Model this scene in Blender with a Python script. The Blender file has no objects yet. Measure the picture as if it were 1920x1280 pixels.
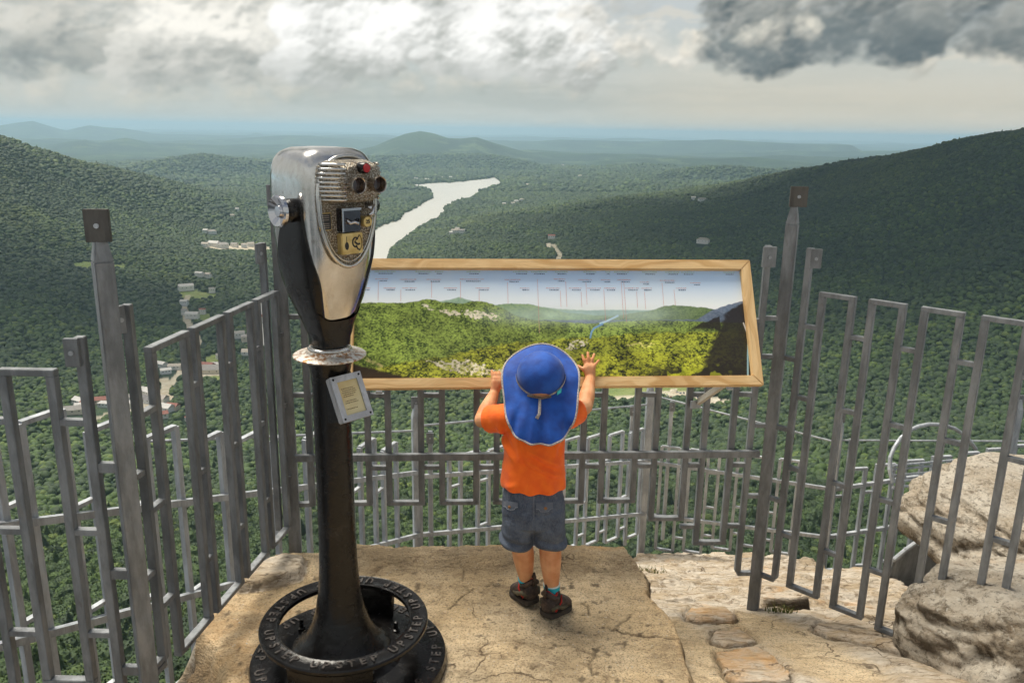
import bpy, bmesh, math, random
import numpy as np
from mathutils import Vector, Matrix, noise as mnoise
from mathutils.bvhtree import BVHTree
random.seed(7); rng = np.random.default_rng(7)
scene = bpy.context.scene
COL = scene.collection
rad = math.radians

# ------------------------------------------------------------------ camera
EYE = np.array([0.0, 0.0, 1.6]); FPX = 1520.0; PITCH = math.atan(395 / 1520.0); ROLL = rad(1.0)
_f = np.array([0, math.cos(PITCH), -math.sin(PITCH)])
_r0 = np.array([1.0, 0, 0]); _u0 = np.array([0, math.sin(PITCH), math.cos(PITCH)])
_r = math.cos(ROLL) * _r0 + math.sin(ROLL) * _u0
_u = -math.sin(ROLL) * _r0 + math.cos(ROLL) * _u0
cam = bpy.data.cameras.new('camera'); camo = bpy.data.objects.new('camera', cam); COL.objects.link(camo)
cam.sensor_width = 36; cam.lens = 36 * FPX / 1920; cam.clip_start = 0.05; cam.clip_end = 200000
M = Matrix.Identity(4)
for i in range(3):
    M[i][0] = _r[i]; M[i][1] = _u[i]; M[i][2] = -_f[i]; M[i][3] = EYE[i]
camo.matrix_world = M
scene.camera = camo

# ------------------------------------------------------------------ node helper
class S:
    """a socket with arithmetic: builds Math nodes"""
    def __init__(s, nt, sock): s.nt = nt; s.k = sock
    def _m(s, op, b=None, c=None, clamp=False):
        n = s.nt.nodes.new('ShaderNodeMath'); n.operation = op; n.use_clamp = clamp
        for i, v in enumerate((s, b, c)):
            if v is None: continue
            if isinstance(v, S): s.nt.links.new(v.k, n.inputs[i])
            else: n.inputs[i].default_value = v
        return S(s.nt, n.outputs[0])
    def __add__(s, o): return s._m('ADD', o)
    __radd__ = __add__
    def __sub__(s, o): return s._m('SUBTRACT', o)
    def __rsub__(s, o): return (s * -1.0) + o
    def __mul__(s, o): return s._m('MULTIPLY', o)
    __rmul__ = __mul__
    def __truediv__(s, o): return s._m('DIVIDE', o)
    def max(s, o): return s._m('MAXIMUM', o)
    def min(s, o): return s._m('MINIMUM', o)
    def pow(s, o): return s._m('POWER', o)
    def abs(s): return s._m('ABSOLUTE')
    def exp(s): return s._m('EXPONENT')
    def clamp(s): return s._m('ADD', 0.0, clamp=True)
    def step(s, a, b):
        n = s.nt.nodes.new('ShaderNodeMapRange'); n.interpolation_type = 'SMOOTHSTEP'
        s.nt.links.new(s.k, n.inputs[0]); n.inputs[1].default_value = a; n.inputs[2].default_value = b
        return S(s.nt, n.outputs[0])
class NT:
    def __init__(s, nt): s.nt = nt; nt.nodes.clear()
    def new(s, t, **kw):
        n = s.nt.nodes.new(t)
        for k, v in kw.items(): setattr(n, k, v)
        return n
    def link(s, a, b): s.nt.links.new(a.k if isinstance(a, S) else a, b)
    def sep(s, vec):
        n = s.new('ShaderNodeSeparateXYZ'); s.link(vec, n.inputs[0]); return [S(s.nt, n.outputs[i]) for i in range(3)]
    def comb(s, x, y, z):
        n = s.new('ShaderNodeCombineXYZ')
        for i, v in enumerate((x, y, z)):
            if isinstance(v, S): s.link(v, n.inputs[i])
            else: n.inputs[i].default_value = v
        return S(s.nt, n.outputs[0])
    def noise(s, vec, scale, detail=4, rough=.5, dist=0.0, lac=2.0):
        n = s.new('ShaderNodeTexNoise'); s.link(vec, n.inputs['Vector'])
        n.inputs['Scale'].default_value = scale; n.inputs['Detail'].default_value = detail
        n.inputs['Roughness'].default_value = rough; n.inputs['Distortion'].default_value = dist; n.inputs['Lacunarity'].default_value = lac
        return S(s.nt, n.outputs['Fac'])
    def vor(s, vec, scale, feature='F1', out='Distance', rand=1.0):
        n = s.new('ShaderNodeTexVoronoi'); n.feature = feature; s.link(vec, n.inputs['Vector'])
        n.inputs['Scale'].default_value = scale; n.inputs['Randomness'].default_value = rand
        return S(s.nt, n.outputs[out])
    def mix(s, f, a, b, blend='MIX'):
        n = s.new('ShaderNodeMix'); n.data_type = 'RGBA'; n.blend_type = blend
        for v, k in ((f, 0), (a, 6), (b, 7)):
            if isinstance(v, S): s.link(v, n.inputs[k])
            elif k == 0: n.inputs[0].default_value = v
            else: n.inputs[k].default_value = (*v, 1)
        return S(s.nt, n.outputs[2])
    def attr(s, name, out='Color', typ='GEOMETRY'):
        n = s.new('ShaderNodeAttribute'); n.attribute_name = name; n.attribute_type = typ; return S(s.nt, n.outputs[out])
    def coord(s, out='Object'):
        n = s.new('ShaderNodeTexCoord'); return S(s.nt, n.outputs[out])
    def pos(s):
        n = s.new('ShaderNodeNewGeometry'); return S(s.nt, n.outputs['Position'])
    def mapv(s, v, scale=(1, 1, 1), rot=(0, 0, 0), loc=(0, 0, 0)):
        n = s.new('ShaderNodeMapping'); s.link(v, n.inputs[0]); n.inputs['Scale'].default_value = scale
        n.inputs['Rotation'].default_value = rot; n.inputs['Location'].default_value = loc; return S(s.nt, n.outputs[0])
    def bump(s, h, strength=.5, dist=.01, prev=None):
        n = s.new('ShaderNodeBump'); s.link(h, n.inputs['Height']); n.inputs['Strength'].default_value = strength; n.inputs['Distance'].default_value = dist
        if prev is not None: s.link(prev, n.inputs['Normal'])
        return S(s.nt, n.outputs[0])
MATS = {}
def mat(name, fn, col=(.5, .5, .5), rough=.6, metal=0.0, **kw):
    """fn(n) returns dict of sockets/values for the principled inputs"""
    if name in MATS: return MATS[name]
    m = bpy.data.materials.new(name); m.use_nodes = True; n = NT(m.node_tree)
    out = n.new('ShaderNodeOutputMaterial'); b = n.new('ShaderNodeBsdfPrincipled')
    n.link(b.outputs[0], out.inputs['Surface'])
    b.inputs['Base Color'].default_value = (*col, 1); b.inputs['Roughness'].default_value = rough; b.inputs['Metallic'].default_value = metal
    for k, v in kw.items(): b.inputs[k.replace('_', ' ')].default_value = v
    if fn:
        for k, v in fn(n).items():
            if isinstance(v, S): n.link(v, b.inputs[k])
            elif isinstance(v, tuple): b.inputs[k].default_value = (*v, 1)
            else: b.inputs[k].default_value = v
    MATS[name] = m; return m

# ------------------------------------------------------------------ world, sun, exposure
SUN_EL, SUN_AZ = rad(66), rad(-50)        # azimuth from +Y towards +X (negative: from the left)
world = bpy.data.worlds.new('World'); scene.world = world; world.use_nodes = True
def build_world():
    n = NT(world.node_tree)
    out = n.new('ShaderNodeOutputWorld'); bg = n.new('ShaderNodeBackground'); n.link(bg.outputs[0], out.inputs[0])
    sky = n.new('ShaderNodeTexSky', sky_type='NISHITA', sun_disc=False)
    sky.sun_elevation = SUN_EL; sky.sun_rotation = SUN_AZ; sky.altitude = 600; sky.air_density = 1.0; sky.dust_density = 2.5
    nish = n.mix(1.0, S(n.nt, sky.outputs[0]), (.10, .10, .10), 'MULTIPLY')
    d = n.coord('Generated'); over = n.noise(d, 2.2, 4, .55).step(.30, .60)      # broken cloud overhead, hazy blue between
    n.link(n.mix(over * .75 + .15, nish, (.60, .61, .61)), bg.inputs[0]); bg.inputs[1].default_value = .60
build_world()
world.cycles.sampling_method = 'MANUAL'; world.cycles.sample_map_resolution = 256
sl = bpy.data.lights.new('sun', 'SUN'); sl.energy = 4.0; sl.angle = rad(32); sl.color = (1.0, .93, .80)
so = bpy.data.objects.new('sun', sl); COL.objects.link(so)
sd = Vector((math.sin(SUN_AZ) * math.cos(SUN_EL), math.cos(SUN_AZ) * math.cos(SUN_EL), math.sin(SUN_EL)))
so.rotation_euler = sd.to_track_quat('Z', 'Y').to_euler(); so.location = (-30, 10, 50)
scene.view_settings.view_transform = 'Standard'; scene.view_settings.look = 'None'; scene.view_settings.gamma = 1; scene.view_settings.exposure = 0.5
scene.render.engine = 'CYCLES'
cy = scene.cycles
cy.use_adaptive_sampling = True; cy.adaptive_threshold = 0.03; cy.adaptive_min_samples = 24; cy.use_denoising = True
cy.max_bounces = 6; cy.diffuse_bounces = 3; cy.glossy_bounces = 3; cy.volume_bounces = 0; cy.transparent_max_bounces = 8
cy.caustics_reflective = False; cy.caustics_refractive = False

# ------------------------------------------------------------------ pixel <-> place helpers (survey of the photograph)
def ray(px, py):
    v = _f * FPX + _r * (px - 960) + _u * (640 - py); return v / np.linalg.norm(v)
def at_z(px, py, z):
    d = ray(px, py); t = (z - EYE[2]) / d[2]; return EYE + d * t
def at_y(px, py, y):
    d = ray(px, py); return EYE + d * (y / d[1])
def at_plane(px, py, A, B):
    """vertical plane through plan points A, B"""
    d = ray(px, py); nx, ny = -(B[1] - A[1]), (B[0] - A[0])
    t = ((A[0] - EYE[0]) * nx + (A[1] - EYE[1]) * ny) / (d[0] * nx + d[1] * ny); return EYE + d * t
def proj(p):
    v = np.asarray(p, float) - EYE; w = v @ _f
    return np.array([960 + FPX * (v @ _r) / w, 640 - FPX * (v @ _u) / w])
def z_at(P, py):
    """height above plan point P that shows at image row py"""
    lo, hi = -60., 60.
    for _ in range(60):
        m = (lo + hi) / 2
        v = np.array([P[0], P[1], m]) - EYE
        if v @ _f < .05 or proj((P[0], P[1], m))[1] < py: hi = m
        else: lo = m
    return (lo + hi) / 2

# ------------------------------------------------------------------ mesh helpers
class MB:
    def __init__(s): s.v = []; s.f = []
    def add(s, vs, fs):
        o = len(s.v); s.v += [tuple(map(float, v)) for v in vs]; s.f += [tuple(i + o for i in f) for f in fs]; return s
    def box(s, c, size, ax=None):
        """box with centre c, full size, axes ax (3 unit vectors)"""
        ax = ax or ((1, 0, 0), (0, 1, 0), (0, 0, 1)); ax = [np.array(a, float) for a in ax]; c = np.array(c, float)
        vs = []
        for sx in (-1, 1):
            for sy in (-1, 1):
                for sz in (-1, 1): vs.append(c + ax[0] * sx * size[0] / 2 + ax[1] * sy * size[1] / 2 + ax[2] * sz * size[2] / 2)
        return s.add(vs, [(0, 1, 3, 2), (4, 6, 7, 5), (0, 4, 5, 1), (2, 3, 7, 6), (0, 2, 6, 4), (1, 5, 7, 3)])
    def bar(s, a, b, w, t=None, side=None):
        """square bar from a to b"""
        a = np.array(a, float); b = np.array(b, float); d = b - a; L = np.linalg.norm(d); d = d / L
        if side is None: side = (0, 0, 1) if abs(d[2]) < .9 else (1, 0, 0)
        side = np.array(side, float); side = side - d * (side @ d); side /= np.linalg.norm(side); o = np.cross(d, side)
        return s.box((a + b) / 2, (L, w, t or w), (d, side, o))
    def tube(s, pts, r, n=10, caps=True, ref=(0, 0, 1)):
        pts = [np.array(p, float) for p in pts]; rs = r if hasattr(r, '__len__') else [r] * len(pts); rings = []
        for i, p in enumerate(pts):
            d = pts[min(i + 1, len(pts) - 1)] - pts[max(i - 1, 0)]; d /= np.linalg.norm(d)
            rf = np.array(ref, float)
            if abs(rf @ d) > .95: rf = np.array((1., 0, 0))
            u = np.cross(d, rf); u /= np.linalg.norm(u); v = np.cross(d, u)
            rings.append([p + rs[i] * (u * math.cos(a) + v * math.sin(a)) for a in [2 * math.pi * k / n for k in range(n)]])
        return s.rings(rings, caps)
    def rings(s, rings, caps=True, closed=True):
        n = len(rings[0]); vs = [p for r in rings for p in r]; fs = []
        for i in range(len(rings) - 1):
            for k in range(n if closed else n - 1):
                a = i * n + k; b = i * n + (k + 1) % n; fs.append((a, b, b + n, a + n))
        if caps and closed: fs.append(tuple(range(n - 1, -1, -1))); fs.append(tuple((len(rings) - 1) * n + k for k in range(n)))
        return s.add(vs, fs)
    def lathe(s, prof, c=(0, 0, 0), n=48, ax=None):
        """profile of (r, h) turned about axis ax[2]"""
        ax = ax or ((1, 0, 0), (0, 1, 0), (0, 0, 1)); ax = [np.array(a, float) for a in ax]; c = np.array(c, float)
        rings = [[c + ax[2] * h + ax[0] * r * math.cos(a) + ax[1] * r * math.sin(a) for a in [2 * math.pi * k / n for k in range(n)]] for r, h in prof]
        return s.rings(rings, caps=(prof[0][0] > 1e-5 and prof[-1][0] > 1e-5 and prof[0] != prof[-1]))
    def build(s, name, m, parent=None, smooth=False, bevel=0, fix=True):
        me = bpy.data.meshes.new(name); me.from_pydata(s.v, [], s.f); me.update()
        if fix or bevel:
            bm = bmesh.new(); bm.from_mesh(me)
            if bevel:
                bmesh.ops.bevel(bm, geom=[e for e in bm.edges], offset=bevel, segments=2, affect='EDGES', clamp_overlap=True)
            bmesh.ops.recalc_face_normals(bm, faces=bm.faces); bm.to_mesh(me); bm.free()
        return link(name, me, m, parent, smooth)
def link(name, me, m=None, parent=None, smooth=False):
    o = bpy.data.objects.new(name, me); COL.objects.link(o)
    if m is not None and len(me.materials) == 0: me.materials.append(m)
    if smooth: me.polygons.foreach_set('use_smooth', [True] * len(me.polygons))
    if smooth == 'auto':
        try: me.set_sharp_from_angle(angle=rad(35))
        except Exception: pass
    if parent is not None:
        o.parent = parent; o.matrix_parent_inverse = parent.matrix_world.inverted()
    return o
def thing(name, label, cat, loc=(0, 0, 0), group=None):
    o = bpy.data.objects.new(name, None); COL.objects.link(o); o.location = loc; o.empty_display_size = .1
    o.matrix_world = Matrix.Translation(loc)
    o['label'] = label; o['category'] = cat
    if group: o['group'] = group
    return o
def tag(o, label, cat, group=None, kind=None):
    o['label'] = label; o['category'] = cat
    if group: o['group'] = group
    if kind: o['kind'] = kind
    return o
def structure(o, label=None, kind='structure', cat=None):
    o['kind'] = kind
    if label: o['label'] = label
    if cat: o['category'] = cat
    return o
def grid_mesh(name, X, Y, Z, m=None, colors=None, smooth=True, parent=None, keep=None):
    """a sheet from 2-D arrays of coordinates (numpy, quick); colors: (rows, cols, 3)"""
    R, C = X.shape; me = bpy.data.meshes.new(name)
    co = np.stack([X, Y, Z], -1).reshape(-1, 3).astype(np.float32)
    i = np.arange(R * C).reshape(R, C); q = np.stack([i[:-1, :-1], i[:-1, 1:], i[1:, 1:], i[1:, :-1]], -1).reshape(-1, 4)
    if keep is not None: q = q[keep[:-1, :-1].reshape(-1)]
    me.vertices.add(len(co)); me.vertices.foreach_set('co', co.ravel())
    me.loops.add(q.size); me.loops.foreach_set('vertex_index', q.ravel().astype(np.int32))
    me.polygons.add(len(q)); me.polygons.foreach_set('loop_start', np.arange(0, q.size, 4, dtype=np.int32))
    me.polygons.foreach_set('loop_total', np.full(len(q), 4, np.int32)); me.update(calc_edges=True); me.validate()
    if colors is not None:
        ca = me.color_attributes.new('tint', 'FLOAT_COLOR', 'POINT')
        c = np.ones((R * C, 4), np.float32); c[:, :3] = colors.reshape(-1, 3); ca.data.foreach_set('color', c.ravel())
    return link(name, me, m, parent, smooth)
def vnoise(x, y, seed=0):
    """value noise on arrays, smooth, 0..1"""
    xi = np.floor(x).astype(np.int64); yi = np.floor(y).astype(np.int64); fx = x - xi; fy = y - yi
    fx = fx * fx * (3 - 2 * fx); fy = fy * fy * (3 - 2 * fy)
    def h(a, b):
        n = (a * 374761393 + b * 668265263 + seed * 974634777) & 0x7fffffff
        n = ((n ^ (n >> 13)) * 1274126177) & 0x7fffffff; n = (n ^ (n >> 16)) & 0xffff; return n / 65535.0
    return (h(xi, yi) * (1 - fx) + h(xi + 1, yi) * fx) * (1 - fy) + (h(xi, yi + 1) * (1 - fx) + h(xi + 1, yi + 1) * fx) * fy
def fbm(x, y, oct=5, seed=0, gain=.5):
    t = 0; a = 1; s = 0
    for o in range(oct): t = t + a * vnoise(x * 2 ** o + 17.3 * o, y * 2 ** o - 9.1 * o, seed + o); s += a; a *= gain
    return t / s
def worley(x, y, seed=0):
    """distance to nearest and second nearest feature point, plus the nearest cell's random value"""
    xi = np.floor(x).astype(np.int64); yi = np.floor(y).astype(np.int64); d1 = np.full(x.shape, 9.); d2 = np.full(x.shape, 9.); cid = np.zeros(x.shape)
    for dx in (-1, 0, 1):
        for dy in (-1, 0, 1):
            a = xi + dx; b = yi + dy; n = (a * 73856093 ^ b * 19349663 ^ (seed * 83492791)) & 0x7fffffff
            n = ((n ^ (n >> 13)) * 1274126177) & 0x7fffffff; px = (n & 0x3ff) / 1023.0; py = ((n >> 10) & 0x3ff) / 1023.0; v = ((n >> 20) & 0x3ff) / 1023.0
            d = np.hypot(a + px - x, b + py - y); m = d < d1
            d2 = np.where(m, d1, np.minimum(d2, d)); cid = np.where(m, v, cid); d1 = np.where(m, d, d1)
    return d1, d2, cid
def inpoly(x, y, poly):
    c = np.zeros(x.shape, bool); n = len(poly)
    for i in range(n):
        x1, y1 = poly[i][:2]; x2, y2 = poly[(i + 1) % n][:2]
        if y1 == y2: continue
        m = ((y1 > y) != (y2 > y)) & (x < (x2 - x1) * (y - y1) / (y2 - y1) + x1); c ^= m
    return c
def polydist(x, y, pts, closed=False):
    d = np.full(x.shape, 1e9); n = len(pts)
    for i in range(n if closed else n - 1):
        a = pts[i]; b = pts[(i + 1) % n]; ex, ey = b[0] - a[0], b[1] - a[1]; L = ex * ex + ey * ey + 1e-12
        t = np.clip(((x - a[0]) * ex + (y - a[1]) * ey) / L, 0, 1); d = np.minimum(d, np.hypot(x - a[0] - t * ex, y - a[1] - t * ey))
    return d
def sstep(a, b, x):
    t = np.clip((x - a) / (b - a), 0, 1); return t * t * (3 - 2 * t)

# ------------------------------------------------------------------ the cloudy sky near the horizon, worked out over directions
def dirdeg(px, py): d = ray(px, py); return math.degrees(math.atan2(d[0], d[1])), math.degrees(math.asin(d[2]))
def sky_colours(A, E):
    """A, E: azimuth and elevation in degrees (2-D, regular). returns linear colour"""
    rs = np.random.default_rng(5)
    srgbv = lambda c: np.array([((v / 255) + .055) ** 2.4 / 1.055 ** 2.4 for v in c])
    a0, e0 = A[0, 0], E[0, 0]; da = A[0, 1] - A[0, 0]; de = E[1, 0] - E[0, 0]; R, C = A.shape
    mixc = lambda a, c, m: a * (1 - m[..., None]) + np.asarray(c) * m[..., None]
    w1 = fbm(A * .5, E * .8, 5, 201) - .5; w2 = fbm(A * .5 + 40, E * .8, 5, 202) - .5
    f1 = fbm(A * 2.2, E * 3.0, 5, 203, .55) - .5; f2 = fbm(A * 2.2 + 9, E * 3.0, 5, 204, .55) - .5
    def sblur(F_, w):
        for ax_, st_ in ((0, de), (1, da)):
            k_ = max(1, int(round(w / abs(st_)))); c_ = np.ones(2 * k_ + 1) / (2 * k_ + 1)
            for _ in range(2): cs = np.cumsum(np.pad(F_, [(k_ + 1, k_) if q == ax_ else (0, 0) for q in (0, 1)], mode='edge'), axis=ax_); F_ = (np.take(cs, range(2 * k_ + 1, cs.shape[ax_]), ax_) - np.take(cs, range(0, cs.shape[ax_] - 2 * k_ - 1), ax_)) / (2 * k_ + 1)
        return F_
    # veil of high haze
    up = np.clip(E / 9, 0, 1.6); col = mixc(np.broadcast_to(srgbv((200, 201, 192)), A.shape + (3,)).copy(), srgbv((194, 199, 195)), sstep(0, .5, up))
    col = mixc(col, srgbv((192, 198, 200)), sstep(.5, 1, up)); col = mixc(col, srgbv((213, 207, 190)), sstep(2, 14, A) * sstep(7, 1, E) * .9)
    st = fbm(A * .10 + w1, E * 1.1 + w2 * .6, 5, 205, .55); col = mixc(col, srgbv((172, 178, 172)), sstep(.45, .75, st) * sstep(.2, 2.0, E) * .55 * (1 - sstep(0, 12, A) * .7))
    col = mixc(col, srgbv((222, 214, 197)), sstep(.42, .25, st) * .5)
    def layer(puffs, warp, lit, shade, light=(-.45, .80, .45), soft=.22, amax=1.0, detail=.5, basecol=None, basey=None):
        nonlocal col
        H = np.zeros(A.shape); HS = np.zeros(A.shape)
        X0 = A + w1 * warp; Y0 = E + w2 * warp * .7; X = X0 + f1 * warp * .40; Y = Y0 + f2 * warp * .35
        for ca, ce, r, *lift_ in puffs:
            j0 = int((ca - r * 1.3 - warp - a0) / da); j1 = int((ca + r * 1.3 + warp - a0) / da) + 1; i0 = int((ce - r * 1.3 - warp - e0) / de); i1 = int((ce + r * 1.3 + warp - e0) / de) + 1
            j0, j1, i0, i1 = max(0, j0), min(C, j1), max(0, i0), min(R, i1)
            if j1 <= j0 or i1 <= i0: continue
            sl = (slice(i0, i1), slice(j0, j1))
            for (xx, yy, T) in ((X, Y, H), (X0, Y0, HS)):
                q = 1 - ((xx[sl] - ca) ** 2 + ((yy[sl] - ce) * 1.12) ** 2) / (r * r); h = np.where(q > 0, np.sqrt(np.maximum(q, 0)) * r + (lift_[0] if lift_ else 0), 0)
                T[sl] = np.maximum(T[sl], h)
        wv = fbm(A * 1.1 + f1 * .6, E * 1.5 + f2 * .6, 4, 207, .5) - .5; wb = fbm(A * 2.6 + f1 * 1.0, E * 3.4 + f2, 4, 208, .5) - .5
        Hd = sblur(HS, .11) + detail * (wv * 1.1 + wb * .5) * np.minimum(1, HS * 2); Hd = sblur(Hd, .04)
        gy, gx = np.gradient(Hd, de, da); nrm = np.sqrt(gx * gx + gy * gy + 1.3); L = np.array(light) / np.linalg.norm(light)
        lam = (-gx * L[0] - gy * L[1]) / nrm * .60 + .68 + (fbm(A * .40 + w1 * .5, E * .55 + w2 * .5, 5, 209) - .5) * 1.5
        k = .5 * sstep(-.25, 1.1, lam) + .5 * np.clip(lam, 0, 1)
        if basey is not None:
            bs = basey(A); k = k * (.50 + .50 * sstep(-.2, 1.3, E + w2 * .9 + f2 * .5 - bs))
        c = mixc(np.broadcast_to(srgbv(shade), A.shape + (3,)), srgbv(lit), np.clip(k, 0, 1))
        al = sblur(sstep(.02, soft * 3.2, H * (.8 + f1 * .9) + wb * .25 * (H > 0)), .05) * amax; col = mixc(col, c, al)
    def puffs(x0, x1, topf, base, n, r0, r1, fl=.6):
        out = []
        for _ in range(n):
            x = rs.uniform(x0, x1); t = topf(x); y = base - (base - t) * rs.random() ** fl; r = rs.uniform(r0, r1) * (.65 + .35 * (y > (base + t) / 2)); ca, ce = dirdeg(x, y); out.append((ca, ce, r / 27.0))
            r_ = r / 27.0
            for _k in range(7):
                an = rs.uniform(-.5, 3.6); q_ = rs.uniform(.25, .95); rr_ = r_ * rs.uniform(.22, .45); out.append((ca + math.cos(an) * r_ * q_, ce + math.sin(an) * r_ * q_ * .85, rr_, r_ * math.sqrt(max(0, 1 - q_ * q_)) * .72))
        return sorted(out, key=lambda q: q[1], reverse=True)
    ip = lambda pts: (lambda x: np.interp(x, [p[0] for p in pts], [p[1] for p in pts]))
    # far rows of small cloud
    layer(puffs(-500, 1120, lambda x: 138, 172, 150, 16, 42), 1.4, (220, 213, 198), (154, 162, 158), soft=.5, amax=.8, detail=.3)
    layer(puffs(-500, 700, lambda x: 172, 202, 90, 10, 30), 1.4, (214, 208, 192), (160, 169, 163), soft=.5, amax=.65, detail=.25)
    layer(puffs(1350, 2300, lambda x: 214, 232, 60, 4, 12), .8, (226, 214, 200), (196, 192, 180), soft=.4, amax=.6, detail=.15)
    layer(puffs(1060, 1320, lambda x: 180, 206, 10, 6, 14), .8, (216, 208, 194), (190, 190, 180), soft=.4, amax=.5, detail=.15)
    # high grey at the back of the left mass
    layer(puffs(-700, 620, lambda x: -260, 60, 130, 50, 110), 2.5, (222, 219, 209), (166, 170, 166), soft=.6, amax=.85)
    layer(puffs(-500, 260, ip([(-500, 0), (60, 30), (260, 70)]), 118, 60, 30, 60), 2.2, (212, 209, 199), (138, 145, 143), soft=.5, basey=lambda a: 4.6 + 0 * a)
    layer(puffs(-300, 200, lambda x: 96, 128, 40, 14, 30), 2.0, (132, 142, 140), (92, 106, 112), soft=.6, amax=.95)
    layer(puffs(240, 560, ip([(240, 40), (300, 5), (420, -20), (560, -40)]), 140, 110, 22, 58), 2.0, (252, 248, 238), (160, 163, 158), soft=.4, basey=lambda a: 4.4 + 0 * a)
    layer(puffs(230, 290, lambda x: 60, 120, 8, 14, 24), 1.6, (150, 152, 146), (112, 122, 124), soft=.5, amax=.8)
    layer(puffs(490, 600, lambda x: -10, 125, 30, 20, 38), 2.0, (158, 162, 158), (112, 124, 126), soft=.7, amax=.88)
    layer(puffs(560, 1130, ip([(560, -10), (700, -60), (860, -40), (960, 10), (1080, 20), (1130, 60)]), 128, 230, 26, 66), 1.8, (255, 254, 250), (172, 174, 168), soft=.35, basey=lambda a: 4.1 + 0 * a)
    layer(puffs(1060, 1290, ip([(1060, 30), (1150, 0), (1180, 50), (1240, 60), (1290, 110)]), 124, 60, 14, 34), 1.6, (240, 234, 222), (178, 176, 166), soft=.4)
    layer(puffs(1120, 1210, lambda x: -20, 30, 14, 16, 30), 1.8, (205, 203, 196), (160, 162, 158), soft=.5, amax=.8)
    layer(puffs(700, 900, lambda x: -30, 20, 16, 18, 34), 1.8, (190, 190, 184), (148, 152, 148), soft=.6, amax=.65)
    layer(puffs(560, 980, ip([(560, 142), (760, 136), (980, 140)]), 150, 46, 8, 18), 1.4, (142, 150, 148), (108, 121, 124), soft=.6, amax=.92)
    # the dark cloud at the right
    layer(puffs(1690, 2500, ip([(1690, 108), (1810, 84), (2500, 60)]), 134, 70, 14, 34), 1.4, (232, 224, 208), (172, 170, 160), soft=.4)
    layer(puffs(1310, 1420, ip([(1310, 60), (1350, 30), (1420, 0)]), 112, 40, 18, 36), 1.6, (236, 228, 212), (176, 174, 166), soft=.4)
    layer(puffs(1350, 2600, lambda x: -260, 72, 230, 40, 84), 2.0, (158, 160, 155), (88, 98, 101), soft=.6, light=(-.3, .5, .3))
    layer(puffs(1330, 1720, ip([(1325, 90), (1400, 62), (1600, 30), (1700, 30)]), 108, 190, 18, 40), 1.6, (122, 130, 130), (84, 97, 103), soft=.45, light=(-.2, .5, .3), detail=.2)
    layer(puffs(1660, 2500, lambda x: 30, 84, 110, 24, 46), 1.4, (120, 126, 125), (88, 99, 103), soft=.6, light=(-.2, .5, .3), detail=.2)
    layer(puffs(1700, 1740, lambda x: 0, 36, 8, 8, 16), 1.3, (190, 188, 178), (150, 152, 146), soft=.6, amax=.7)
    layer(puffs(1350, 1700, lambda x: 110, 122, 60, 8, 16), 1.0, (112, 122, 124), (82, 96, 103), soft=.4, light=(-.2, .5, .3), detail=.1, amax=.9)
    layer(puffs(1400, 1530, ip([(1400, 56), (1450, 30), (1500, 10), (1530, 40)]), 74, 64, 12, 26), 1.3, (240, 234, 218), (190, 186, 174), soft=.4)
    return np.clip(col, 0, 1.1)

def sky_dome():
    fa = np.arange(-37, 37.01, .065); fe = np.arange(-3.0, 17.0, .06); A, E = np.meshgrid(fa, fe); c = sky_colours(A, E)
    fe2 = np.concatenate([fe, np.arange(17.5, 26, 1.0)]); ca = np.concatenate([np.arange(-180, -37, 1.5), fa, np.arange(38, 180.1, 1.5)])
    AA, EE = np.meshgrid(ca, fe2); ii = np.clip(np.arange(len(fe2)), 0, len(fe) - 1); jj = np.clip(np.searchsorted(fa, ca), 0, len(fa) - 1); cc = c[ii][:, jj]
    edge = np.array([.57, .58, .56]); t = sstep(10, 24, EE) ; t = np.maximum(t, sstep(36, 48, np.abs(AA)) * .8); cc = cc * (1 - t[..., None]) + edge * t[..., None]
    R_ = 90000.0; X = R_ * np.cos(np.radians(EE)) * np.sin(np.radians(AA)); Y = R_ * np.cos(np.radians(EE)) * np.cos(np.radians(AA)); Z = R_ * np.sin(np.radians(EE))
    m = bpy.data.materials.new('cloudy sky'); m.use_nodes = True; n = NT(m.node_tree); out = n.new('ShaderNodeOutputMaterial'); e = n.new('ShaderNodeEmission'); n.link(n.attr('tint'), e.inputs[0]); e.inputs[1].default_value = .76; n.link(e.outputs[0], out.inputs[0])
    m.cycles.emission_sampling = 'NONE'
    structure(grid_mesh('sky', X, Y, Z, m, cc), 'white and slate grey clouds over a pale horizon')
sky_dome()
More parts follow.
